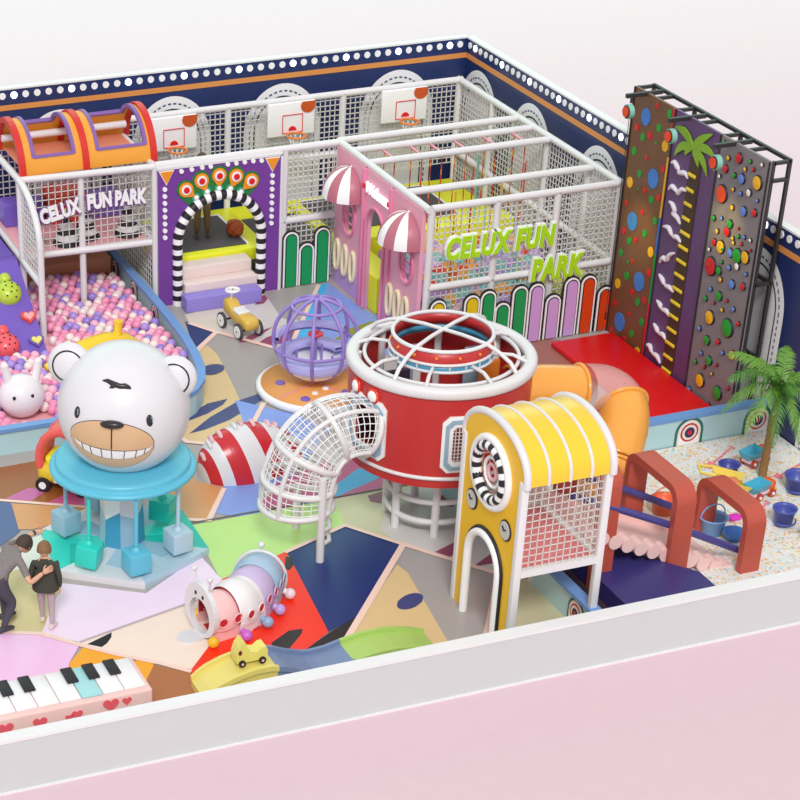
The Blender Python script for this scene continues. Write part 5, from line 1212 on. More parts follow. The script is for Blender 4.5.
# ------------------------------------------------------------------ yellow entrance tower
YP = colour('tower_yellow', (246,194,30), .35); YR = colour('roof_yellow', (250,206,50), .25, coat=.3)
TX0, TX1, TY0, TY1 = 11.42, 12.56, 19.17, 20.66
t = thing('yellow_tower', 'tall white framed tower with a yellow barrel roof, yellow front panel and netted side', 'play tower', (12.2,20.2,0))
for x in (TX0,TX1):
    for y in (TY0,TY1): MB().mat(WHITE).rbox((x-.05,y-.05,0),(x+.05,y+.05,2.42),.02).build('post', t)
for z in (1.16,): 
    for p, q_ in [((TX0,TY0,z),(TX1,TY0,z)),((TX0,TY1,z),(TX1,TY1,z)),((TX1,TY0,z),(TX1,TY1,z))]: MB().mat(WHITE).bar(p, q_, .09, .09).build('beam', t)
YC = (TY0+TY1)/2; RR_ = (TY1-TY0)/2+.05; RB = .47; ZS = 2.44
def rp(x, th, r): return (x, YC-r*math.cos(th), 2.45+r*1.08*math.sin(th))
m = MB().mat(YR); vs = []; NR = 28
ang = [-.0+(PI)*i/NR for i in range(NR+1)]
pr = [(YC-RR_, 2.36)]+[(YC-RR_*math.cos(a), ZS+RB*math.sin(a)) for a in ang]+[(YC+RR_, 2.36)]
pi_ = [(y*1+(YC-y)*.05, z-.02 if z > 2.5 else z) for y, z in pr]
m.smooth = True
m.add([(x,y,z) for x in (TX0,TX1+.02) for y, z in pr], [(i,i+1,len(pr)+i+1,len(pr)+i) for i in range(len(pr)-1)], True)
m.add([(x,y,z) for x in (TX0,TX1+.02) for y, z in pi_], [(i,len(pr)+i,len(pr)+i+1,i+1) for i in range(len(pr)-1)], True)
m.build('barrel_roof', t)
for i, x in enumerate([TX0,TX0+.29,TX0+.58,TX0+.87,TX1+.02]):
    q = MB().mat(WHITE); r = .05 if i in (0,4) else .022
    q.tube([(x,YC+(y-YC)*1.01,z) for y, z in pr], r, 8); q.build('roof_rib', t)
YA0, YA1 = YC-.22, YC+.22
fa = [(YC-RR_+.04,0),(YC-.42,0)]+[(YC-.42*math.cos(PI*i/16), .92+.40*math.sin(PI*i/16)) for i in range(17)]+[(YC+.42,0),(YC+RR_-.04,0)]+[(YC+(RR_-.04)*math.cos(PI*i/20), ZS+(RB-.03)*math.sin(PI*i/20)) for i in range(21)]
MB().mat(YP).prism(fa, 'x', TX0-.03, TX0+.02, [[(YC+.36*math.cos(2*PI*i/24), 2.20+.36*math.sin(2*PI*i/24)) for i in range(24)]]).build('front_panel', t)
for o_, r, m_ in [(.034,.47,BLACK),(.05,.41,LET)]:
    q = MB().mat(m_); dp = [(YC-r,0.0)]+[(YC-r*math.cos(PI*i/16), .92+(r+.0)*math.sin(PI*i/16)) for i in range(17)]+[(YC+r,0.0)]
    if m_ is BLACK: q.tube([(TX0-o_,y,z) for y, z in dp], .03, 8)
    else: q.tube([(TX0-.05,y,z) for y, z in dp], .055, 8)
    q.build('arch_trim', t)
q = MB().mat(LET); q.tube([(TX0-.05,YC+.46*math.cos(2*PI*i/36),2.20+.44*math.sin(2*PI*i/36)) for i in range(36)], .05, 10, closed=True); pw_ = q.build('round_window', t)
q = MB(); rp2 = [(TX0-.06,YC+.355*math.cos(2*PI*i/28),2.20+.345*math.sin(2*PI*i/28)) for i in range(29)]
for i in range(28): q.mat(BLACK if i % 2 else LET).cyl(rp2[i], rp2[i+1], .065, 10)
q.build('striped_ring', pw_)
for r1, r2 in ((.19,.19),(.10,.10)):
    q = MB().mat(LET if r1 > .1 else MP); q.tube([(TX0-.03,YC+r1*math.cos(2*PI*i/20),2.20+r2*math.sin(2*PI*i/20)) for i in range(20)], .022, 8, closed=True); q.build('spiral_ring', pw_)
for dy, z in ((.43,1.62),(-.46,1.63)):
    q = MB().mat(BLACK).prism([(YC+dy+.135*math.cos(a), z+.14*math.sin(a)) for a in [2*PI*i/22 for i in range(22)]], 'x', TX0-.045, TX0-.03); q.mat(colour('clock_grey', (206,206,200), .4)).prism([(YC+dy+.115*math.cos(a), z+.12*math.sin(a)) for a in [2*PI*i/22 for i in range(22)]], 'x', TX0-.055, TX0-.045)
    q.mat(BLACK).bar((TX0-.06,YC+dy,z),(TX0-.06,YC+dy+.05,z+.05),.015).bar((TX0-.06,YC+dy,z),(TX0-.06,YC+dy-.04,z+.03),.015); q.build('clock_badge', t)
n = MB().mat(NETW); net(n, (TX0+.06,TY0,1.2), (1,0,0), (0,0,1), TX1-TX0-.12, 1.15, .095, .0105); n.build('net', t)
n = MB().mat(NETW); net(n, (TX0+.06,TY1,1.2), (1,0,0), (0,0,1), TX1-TX0-.12, 1.15, .095, .0105); n.build('net', t)
n = MB().mat(NETW); net(n, (TX1,TY0+.05,1.2), (0,1,0), (0,0,1), .6, 1.15, .095, .0105); n.build('net', t)
MB().mat(colour('deck_coral', (236,140,146), .45)).rbox((TX0+.1,TY0+.06,1.10),(TX1-.02,TY1-.02,1.16),.02).build('deck', t)

# ------------------------------------------------------------------ handrail arches, roller ramp, navy mat
RED_A = colour('brick_red', (190,84,66), .35); RAILB = colour('rail_indigo', (74,70,140), .35)
t = thing('roller_slide', 'pale pink roller ramp with brick red arches and indigo rails running into the sand', 'roller slide', (14.2,20.5,0))
def archy(x, y0, y1, top, low):
    r = .24; w_ = .29; th = .11; pts_ = [(y0,low)]
    def outl(in_):
        a = y0+in_; b_ = y1-in_; tp = top-in_; rr_ = max(.06, r-in_)
        return [(a,low)]+[(a+rr_-rr_*math.cos(PI/2*i/6), tp-rr_+rr_*math.sin(PI/2*i/6)) for i in range(7)]+[(b_-rr_+rr_*math.sin(PI/2*i/6), tp-rr_+rr_*math.cos(PI/2*i/6)) for i in range(7)]+[(b_,low)]
    o_ = outl(0); i_ = outl(th)
    poly_ = o_+i_[::-1]
    return MB().mat(RED_A).prism(poly_, 'x', x-w_/2, x+w_/2).build('arch', t)
archy(13.2, 20.02, 21.2, 1.84, .0); archy(14.28, 19.92, 21.2, 1.44, .0); archy(15.32, 19.78, 21.0, .98, .0)
for y, dz in ((20.06,0),(21.04,0)):
    MB().mat(RAILB).tube([(12.62,y,1.58),(13.3,y,1.27),(14.2,y,.84),(15.3,y,.26)], .05, 10).build('rail', t)
RP_ = colour('ramp_pink', (246,206,200), .4); RL = colour('roller_pink', (248,208,202), .4)
MB().mat(RP_).prism([(12.62,.95),(12.62,1.24),(15.2,.14),(15.2,0),(14.75,0)], 'y', 20.82, 21.02).build('ramp_side', t)
MB().mat(RP_).prism([(12.62,1.0),(12.62,1.15),(15.1,.08),(15.1,.0),(14.8,.0)], 'y', 20.22, 20.82).build('ramp_bed', t)
for k in range(13):
    x = 12.74+k*.2; z = 1.04-(x-12.74)*.43
    MB().mat(RL).cyl((x,20.0,z),(x,20.22,z),.098,20).build('roller', t)
NV = colour('navy_mat', (58,54,122), .4)
o = MB().mat(NV).prism([(13.08,18.95),(14.4,18.95),(14.4,19.6),(14.1,19.98),(13.6,20.7),(13.08,20.7)], 'z', 0, .36).build('landing_mat'); recentre(o); tag(o, 'thick indigo mat behind the white front wall beside the yellow tower', 'mat')
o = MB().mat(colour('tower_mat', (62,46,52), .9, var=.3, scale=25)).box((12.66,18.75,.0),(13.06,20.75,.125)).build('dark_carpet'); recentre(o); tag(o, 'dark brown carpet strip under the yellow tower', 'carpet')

# ------------------------------------------------------------------ sand pit
SAND = speckle('coloured_sand', (236,234,232), [(.44,(244,232,190)),(.52,(240,190,80)),(.60,(240,240,240)),(.80,(140,214,216)),(.87,(244,244,244)),(1.02,(230,190,150))], 26)
m = MB().mat(SAND); NX, NY = 60, 56; vs = []
for j in range(NY+1):
    for i in range(NX+1):
        x = 12.62+(17.98-12.62)*i/NX; y = 18.72+(23.28-18.72)*j/NY
        e = 0 if i in (0,NX) or j in (0,NY) else 1
        vs.append((x,y,.075+.03*e*noise.noise(Vector((x*2,y*2,0)))))
m.add(vs, [(j*(NX+1)+i, j*(NX+1)+i+1, (j+1)*(NX+1)+i+1, (j+1)*(NX+1)+i) for j in range(NY) for i in range(NX)], True)
o = m.build('play_sand'); tag(o, 'loose white sand speckled with yellow and turquoise grains', 'sand', kind='stuff')
# cut the sand away under ramp and mats is not needed: they stand in it
pwl = thing('sand_pit_wall', 'pale blue wall with ringed badges standing between the red mat and the sand', 'pit wall', (15.5,23.35,0))
MB().mat(PALE).box((12.52,23.3,0),(18.0,23.4,.49)).build('panel', pwl); MB().mat(BLUE).box((12.5,23.28,.49),(18.0,23.44,.55)).build('cap', pwl)
for x in (13.1,14.2,15.3,16.55,17.72): target(pwl, lambda u, z, t_: (u, 23.3-t_, z), x, .27, .98)
pws = thing('sand_pit_wall', 'pale blue wall with a blue cap running under the yellow tower towards the front wall', 'pit wall', (12.55,20.5,0))
MB().mat(PALE).box((12.52,18.72,0),(12.62,23.28,.42)).build('panel', pws); MB().mat(BLUE).box((12.48,18.72,.42),(12.64,23.28,.47)).build('cap', pws)
for y in (19.45,20.9,22.3): target(pws, lambda u, z, t_: (12.52-t_, u, z), y, .21, .85)
SBASE = .085
def put(fn, *a): return fn(*a)
def bucket(x, y, r, h, c, lab, handle=True, tilt=0):
    z = SBASE; t = thing('toy_bucket', lab, 'bucket', (x,y,z)); m_ = colour('toy_'+''.join(ch for ch in lab[:14] if ch.isalpha()), c, .35)
    MB().mat(m_).lathe([(0,.0),(r*.78,.0),(r*.92,h*.9),(r*1.06,h*.92),(r*1.08,h),(r*.96,h),(r*.86,h*.85),(r*.72,.02),(0,.02)], (x,y,z), 28).build('pail', t)
    if handle: MB().mat(m_).tube([(x+r*math.cos(a), y+.12*r, z+h+r*.9*math.sin(a)) for a in [PI*i/14 for i in range(15)]], .011, 6).build('handle', t)
    else: MB().mat(m_).tube([(x+r*1.02*math.cos(a), y+r*1.02*math.sin(a)-.01, z+.05) for a in [PI+.2+(PI-.4)*i/14 for i in range(15)]], .012, 6).build('handle', t)
bucket(16.55,22.22,.15,.19,(70,76,160),'small indigo bucket beside the far pink shovel in the sand',False)
bucket(17.22,21.5,.19,.24,(80,92,176),'indigo bucket at the right edge of the sand pit',False)
bucket(16.48,20.74,.16,.24,(82,96,178),'indigo bucket with a lowered handle in the middle of the sand',False)
bucket(15.42,20.86,.19,.25,(136,188,242),'pale blue bucket seen through the front red arch')
bucket(15.12,21.6,.20,.20,(244,116,72),'orange bucket seen through the middle red arch')
def dish(x, y, r, h, c, lab, nm='toy_dish'):
    o = MB().mat(colour('dish_%d'%c[0], c, .3)).lathe([(0,0),(r*.7,0),(r,h*.8),(r*1.08,h),(r*.98,h),(r*.66,.015),(0,.015)], (0,0,0), 24).build(nm); o.location = (x,y,SBASE); tag(o, lab, 'sand toy')
dish(15.6,20.6,.15,.12,(62,130,214),'bright blue bowl on the sand by the pale blue bucket')
o = MB().mat(colour('mould_magenta', (232,52,196), .3)).rbox((-.10,-.07,0),(.08,.07,.06),.03).rbox((.06,-.03,.01),(.16,.03,.04),.015).build('sand_mould'); o.location = (15.93,21.08,SBASE-.003); tag(o, 'magenta sand mould next to the pale blue bucket', 'sand toy')
def shovel(x, y, ang, L, c, lab):
    t = thing('toy_shovel', lab, 'shovel', (x,y,SBASE)); m_ = colour('shovel_pink', c, .4)
    d_ = Vector((math.cos(ang),math.sin(ang),.30)).normalized(); s_ = Vector((-math.sin(ang),math.cos(ang),0)); p = Vector((x,y,SBASE+.02))
    MB().mat(m_).cyl(p, p+d_*L, .014, 8).cyl(p+d_*L-s_*.05, p+d_*L+s_*.05, .012, 8).build('handle', t)
    q = MB().mat(m_); e = p-d_*.17; q.add([p-s_*.06+Vector((0,0,.02)), p+s_*.06+Vector((0,0,.02)), e+s_*.05, e-s_*.05, p-s_*.06, p+s_*.06, e+s_*.05-Vector((0,0,.02)), e-s_*.05-Vector((0,0,.02))], [(0,1,2,3),(7,6,5,4),(0,4,5,1),(1,5,6,2),(2,6,7,3),(3,7,4,0)]); q.build('blade', t)
shovel(16.52,22.58,.35,.44,(238,128,140),'long pink shovel lying near the pale blue pit wall')
shovel(17.22,21.92,.12,.50,(238,128,140),'long pink shovel lying at the right side of the sand beside the palm')
shovel(16.42,21.16,.5,.16,(238,128,140),'short pink shovel lying beside the toy truck nearest the palm foot')
def truck(x, y, ang, bed, lab):
    t = thing('toy_truck', lab, 'toy truck', (x,y,SBASE)); XF = Matrix.Translation((x,y,SBASE)) @ Matrix.Rotation(ang, 4, 'Z')
    m = MB().mat(MP); m.xf = XF; m.rbox((-.2,-.09,.05),(.2,.09,.11),.03); m.build('chassis', t)
    m = MB().mat(bed); m.xf = XF
    vs = [(-.20,-.07,.11),(.06,-.07,.11),(.06,.07,.11),(-.20,.07,.11),(-.25,-.12,.22),(.09,-.12,.24),(.09,.12,.24),(-.25,.12,.22),(-.18,-.05,.14),(.04,-.05,.14),(.04,.05,.14),(-.18,.05,.14)]
    m.add(vs, [(3,2,1,0),(0,1,5,4),(1,2,6,5),(2,3,7,6),(3,0,4,7),(4,5,9,8),(5,6,10,9),(6,7,11,10),(7,4,8,11),(8,9,10,11)]); m.build('tipper', t)
    m = MB().mat(colour('cab_orange', (236,104,40), .35)); m.xf = XF; m.rbox((.10,-.09,.08),(.22,.09,.23),.035); m.build('cab', t)
    for wx in (-.12,.14):
        for s_ in (-1,1):
            q = MB().mat(colour('wheel_brown', (190,70,40), .4)); q.xf = XF; q.cyl((wx,s_*.08,.055),(wx,s_*.12,.055),.062,16); q.mat(LET).sphere((wx,s_*.12,.055), .024, 8, 6); q.build('wheel', t)
TBL = colour('tipper_blue', (74,178,206), .3)
truck(17.12,22.42,.25,TBL,'toy tipper truck with a blue tray behind the palm trunk'); truck(16.62,21.52,.25,TBL,'toy tipper truck with a blue tray in front of the palm foot')
truck(16.72,20.25,.25,colour('tipper_yellow', (244,214,50), .3),'toy truck with a yellow tray at the right edge of the picture')
t = thing('toy_loader', 'big yellow toy loader scoop standing behind the front red arch', 'toy loader', (16.05,21.6,SBASE))
XF = Matrix.Translation((16.2,21.72,SBASE)) @ Matrix.Rotation(-.35, 4, 'Z') @ Matrix.Scale(1.12, 4); YL = colour('loader_yellow', (240,214,92), .35)
m = MB().mat(YL); m.xf = XF; vs = [(-.16,-.14,.24),(.22,-.16,.12),(.22,.16,.12),(-.16,.14,.24),(-.2,-.17,.34),(.26,-.2,.20),(.26,.2,.20),(-.2,.17,.34)]
m.add(vs, [(0,1,2,3),(0,4,5,1),(3,2,6,7),(0,3,7,4),(3,2,1,0)]); m.tube([(-.2,-.12,.34),(-.38,-.1,.36),(-.38,.1,.36),(-.2,.12,.34)], .02, 8); m.build('scoop', t)
m = MB().mat(colour('loader_orange', (236,140,100), .4)); m.xf = XF; m.rbox((-.14,-.1,.0),(.14,.1,.22),.04); m.build('base', t)
m = MB().mat(TEAL); m.xf = XF
for wx in (-.12,.12):
    for s_ in (-1,1): m.cyl((wx,s_*.1,.05),(wx,s_*.14,.05),.06,14)
m.build('wheel', t)
# palm
t = thing('palm_tree', 'green palm tree with a slim ringed trunk growing in the sand pit', 'palm tree', (17.02,22.05,.07))
BARK = colour('palm_bark', (150,112,66), .8, var=.25, scale=14); LEAF = colour('palm_leaf', (108,156,56), .45, var=.25, scale=3); LEAF2 = colour('palm_leaf_dark', (78,132,44), .5, var=.2, scale=3)
m = MB().mat(BARK); pts_ = []; rr_ = []
for i in range(33): u = i/32; pts_.append((17.02+.10*u-.02*math.sin(3*u), 22.05+.05*u, .05+1.38*u)); rr_.append((.062-.014*u)*(1.06 if i % 2 else .95))
m.tube(pts_, n=12, rr=rr_); m.build('trunk', t)
CRN = Vector((17.12,22.10,1.42))
fr_ = [(PI*1.0,1.15,.55),(PI*.93,1.05,.15),(PI*1.12,.95,.0),(PI*1.3,.85,-.25),(PI*1.5,.75,-.3),(PI*1.7,.85,.0),(PI*1.9,.95,.1),(0.05,1.05,.35),(PI*.2,1.0,.2),(PI*.4,.95,.35),(PI*.6,.95,.5),(PI*.78,1.0,.75),(PI*1.4,.7,.5),(PI*.3,.75,.9),(PI*1.85,.75,.75),(PI*1.2,.6,.9)]
for k, (az, L, el) in enumerate(fr_):
    m = MB().mat(LEAF if k % 3 else LEAF2); d_ = Vector((math.cos(az),math.sin(az),0)); s_ = Vector((-math.sin(az),math.cos(az),0)); spine = []
    for i in range(15):
        u = i/14; spine.append(CRN+d_*(L*.92*u*(1-.12*u))+Vector((0,0,L*(math.sin(el)*1.1*u+.42*u-1.05*u*u*(.75 if el > .4 else .9)))))
    m.tube(spine, n=5, rr=[.014*(1-.8*i/14) for i in range(15)])
    for i in range(2, 15*3-3):
        u = i/(15*3-3); f_ = u*14; a = int(f_); p = spine[a].lerp(spine[min(14,a+1)], f_-a); T = (spine[min(14,a+1)]-spine[a]).normalized() if a < 14 else (spine[14]-spine[13]).normalized()
        ll = .27*L*math.sin(PI*min(1,(u*.9+.12)))**.6*(1-.25*u)
        for sd in (-1,1):
            dd = (s_*sd*(.85+rnd.uniform(-.12,.12))+T*(.6+rnd.uniform(-.15,.15))+Vector((0,0,-.34+rnd.uniform(-.28,.14)))).normalized(); w_ = T*.017
            tip = p+dd*ll+Vector((0,0,-.10*ll)); mid = p+dd*ll*.5+Vector((0,0,.015))
            m.add([p-w_*.4, p+w_*.4, mid+w_*.62, mid-w_*.62, tip], [(0,1,2,3),(3,2,4)], False)
    m.build('frond', t)

# ------------------------------------------------------------------ climbing wall
t = thing('climbing_wall', 'tall climbing wall of brown, purple and grey panels on a black steel frame', 'climbing wall', (17.7,25.6,0))
YS = [23.79,25.05,26.29,27.48]; HT = 4.05
BR = colour('panel_brown', (116,78,52), .4, var=.15, scale=1.5); PU = colour('panel_purple', (98,66,116), .4, var=.12, scale=1.5); GR = colour('panel_grey', (132,124,128), .5, var=.12, scale=1.5)
pn = {}
for nm, m_, y0, y1 in [('grey_panel',GR,YS[0],YS[1]),('purple_panel',PU,YS[1],YS[2]),('brown_panel',BR,YS[2],YS[3])]:
    pn[nm] = MB().mat(m_).box((17.6,y0+.012,.0),(17.64,y1-.012,HT)).build(nm, t)
MB().mat(BLACK).box((17.585,YS[3]-.03,0),(17.6,YS[3],HT)).box((17.585,YS[0],0),(17.6,YS[0]+.03,HT)).box((17.585,YS[1]-.015,0),(17.6,YS[1]+.015,HT)).box((17.585,YS[2]-.02,0),(17.6,YS[2]+.01,HT)).build('edge_strip', t)
HCOL = {'r':colour('hold_red', (214,28,40), .35),'g':colour('hold_green', (20,160,50), .35),'y':colour('hold_yellow', (246,186,30), .35),'b':colour('hold_blue', (56,130,214), .35),'w':colour('hold_white', (240,236,232), .35),'o':colour('hold_orange', (236,74,24), .35)}
HB2 = colour('hold_sky', (96,140,224), .35)
for y, z, r, c in HOLDS_A:
    q = MB().mat(HCOL[c]).prism([(y+r*.93*math.cos(a), z+r*math.sin(a)) for a in [2*PI*i/20 for i in range(20)]], 'x', 17.588, 17.6); q.build('climbing_hold', pn['brown_panel'])
for y, z, r, c in HOLDS_B:
    q = MB().mat(BLACK); q.xf = Matrix.Translation((17.6,y,z)) @ Matrix.Rotation(-PI/2, 4, 'Y'); q.lathe([(r,0),(r*.97,.02),(r*.86,.03)], (0,0,0), 20)
    q.mat(HB2 if c == 'b' else HCOL[c]).lathe([(r*.86,.03),(r*.6,.038),(0,.04)], (0,0,0), 20); q.build('climbing_hold', pn['grey_panel'])
FEA = colour('gull_white', (232,222,232), .4)
for b_ in BIRDS:
    P = cat([(17.585,y,z) for y, z in b_], 5); n_ = len(P)
    MB().mat(FEA).tube(P, n=6, rr=[.008+.026*math.sin(PI*abs(2*i/(n_-1)-1)**.8 if 0 < i < n_-1 else 0)+.008 for i in range(n_)]).build('gull_hold', pn['purple_panel'])
LDR = colour('ladder_brown', (66,46,36), .5, var=.1)
MB().mat(LDR).box((17.588,25.44,0),(17.6,25.74,3.5)).build('ladder_strip', pn['purple_panel'])
LY = colour('rung_yellow', (244,210,50), .4)
for k in range(15):
    z = .10+.225*k; MB().mat(LY).rbox((17.565,25.46+.06*(k > 10),z-.025),(17.59,25.72,z+.025),.008,2).build('rung', pn['purple_panel'])
q = MB().mat(colour('palm_cutout', (132,180,40), .4)); pc = Vector((25.70,3.66)); lk = 0
for ty, tz, by, bz in [(26.22,3.80,.02,.16),(26.14,3.38,.12,.12),(25.87,3.48,.05,.06),(25.23,4.0,.06,.02),(25.10,3.68,-.06,.14),(25.24,3.36,-.08,.10),(25.5,3.42,-.02,.04)]:
    tp = Vector((ty,tz)); mid_ = (pc+tp)/2+Vector((by,bz)); d_ = tp-pc; nn = Vector((-d_.y,d_.x)).normalized()
    up_, lo_ = [], []
    for i in range(9):
        u = i/8; p = pc*(1-u)**2+mid_*2*u*(1-u)+tp*u*u; w_ = .062*math.sin(PI*(u*.82+.18))**.8 if u < 1 else 0
        up_.append(tuple(p+nn*w_)); lo_.append(tuple(p-nn*w_))
    q.prism(up_+lo_[::-1][1:], 'x', 17.562+.002*lk, 17.588); lk += 1
q.build('palm_cutout', pn['purple_panel'])
for z0, z1, nm, c in [(0,.95,'strip_red',(206,30,40)),(.95,1.75,'strip_green',(24,150,60)),(1.75,2.35,'strip_blue',(50,110,200)),(2.35,3.3,'strip_yellow',(226,170,40)),(3.7,4.05,'strip_red',(206,30,40))]:
    MB().mat(colour(nm, c, .4)).box((17.575,26.29,z0),(17.588,26.33,z1)).build('colour_strip', pn['brown_panel'])
def sb(p, q_, nm='frame_bar', w_=.05): return MB().mat(STEEL).bar(p, q_, w_, w_).build(nm, t)
XB = 17.93
for y in (YS[0]+.02,YS[1],YS[2],YS[3]-.02):
    sb((XB,y,0),(XB,y,HT), 'frame_post'); sb((17.66,y,HT-.03),(XB,y,HT-.03)); sb((17.66,y,1.0),(XB,y,1.0)); sb((17.66,y,2.2),(XB,y,2.2)); sb((17.66,y,0),(17.66,y,HT), 'frame_post')
for y in (24.4,25.67,26.9): sb((17.66,y,HT-.03),(XB,y,HT-.03))
sb((XB,YS[0],HT-.02),(XB,YS[3],HT-.02)); sb((XB,YS[0],1.0),(XB,YS[3],1.0)); sb((XB,YS[0],2.2),(XB,YS[3],2.2)); sb((17.66,YS[0],HT-.28),(XB,YS[0],HT-.28))
BEL = [(17.28,27.10,'belay'),(17.28,25.88,'belay'),(17.28,24.66,'belay')]
for (x, y, _), lab in zip(BEL, ['auto belay disc hanging at the brown panel of the climbing wall','auto belay disc hanging over the green palm cut-out','auto belay disc hanging at the top of the grey panel']):
    sb((x-.03,y+.04,HT-.02),(XB-.05,y+.04,HT-.02), 'belay_arm', .06)
    q = thing('auto_belay', lab, 'auto belay', (x,y,HT-.3), 'auto belays on the climbing wall')
    MB().mat(TEAL).cyl((x-.02,y,HT-.25),(x+.06,y,HT-.25),.11,24).build('housing', q)
    MB().mat(STEEL).cyl((x-.035,y,HT-.25),(x-.02,y,HT-.25),.095,24).mat(HCOL['o']).cyl((x-.05,y,HT-.25),(x-.035,y,HT-.25),.08,24).build('cover', q)
    MB().mat(STEEL).cyl((x+.04,y,HT-.12),(x+.04,y,HT+.02),.02,8).build('hanger', q)
    MB().mat(STEEL).cyl((x+.04,y,.45),(x+.04,y,HT-.3),.006,6).cyl((x+.04,y,.38),(x+.04,y,.5),.018,8).build('belay_line', q)
o = MB().mat(colour('mat_red', (226,12,18), .4)).rbox((16.42,23.46,0),(17.56,27.2,.09),.02).build('crash_mat'); recentre(o); tag(o, 'bright red crash mat at the foot of the climbing wall', 'mat')
# ------------------------------------------------------------------ people
def body(joints, edges, root, mfun, parent, name='body', sub=2):
    me = bpy.data.meshes.new('sk'); names = list(joints); idx = {n_: i for i, n_ in enumerate(names)}
    me.from_pydata([joints[n_][0] for n_ in names], [(idx[a], idx[b_]) for a, b_ in edges], [])
    o = bpy.data.objects.new('sk', me); COL.objects.link(o)
    md = o.modifiers.new('skin', 'SKIN'); sv = me.skin_vertices[0].data
    for i, n_ in enumerate(names):
        r = joints[n_][1]; sv[i].radius = r if hasattr(r, '__len__') else (r, r)
    sv[idx[root]].use_root = True; md.use_smooth_shade = True; md.branch_smoothing = .6
    s_ = o.modifiers.new('sub', 'SUBSURF'); s_.levels = sub; s_.render_levels = sub
    dg = bpy.context.evaluated_depsgraph_get(); ev = bpy.data.meshes.new_from_object(o.evaluated_get(dg))
    mb = MB()
    for p in ev.polygons:
        pass
    V = [v.co.copy() for v in ev.vertices]; mb.v = V
    for p in ev.polygons:
        c = sum((V[i] for i in p.vertices), Vector())/len(p.vertices); mb.mat(mfun(c)); mb.f.append(list(p.vertices)); mb.m.append(mb.cur); mb.sm.append(True)
    bpy.data.objects.remove(o); bpy.data.meshes.remove(me); bpy.data.meshes.remove(ev)
    return mb.build(name, parent)
def person(lab, loc, J, mats, hair, shoes, hands, faces, headdir):
    """J: joints in world space"""
    t = thing('person', lab, 'person', loc)
    E_ = [('pelvis','waist'),('waist','chest'),('chest','neck'),('neck','head0'),('head0','head1'),
          ('chest','shL'),('shL','elL'),('elL','wrL'),('chest','shR'),('shR','elR'),('elR','wrR'),
          ('pelvis','hipL'),('hipL','knL'),('knL','anL'),('pelvis','hipR'),('hipR','knR'),('knR','anR')]
    body(J, E_, 'pelvis', mats, t)
    return t
def segd(p, a, b_):
    a = Vector(a); b_ = Vector(b_); d_ = b_-a; u = max(0, min(1, (p-a).dot(d_)/d_.length_squared)); return (p-(a+d_*u)).length
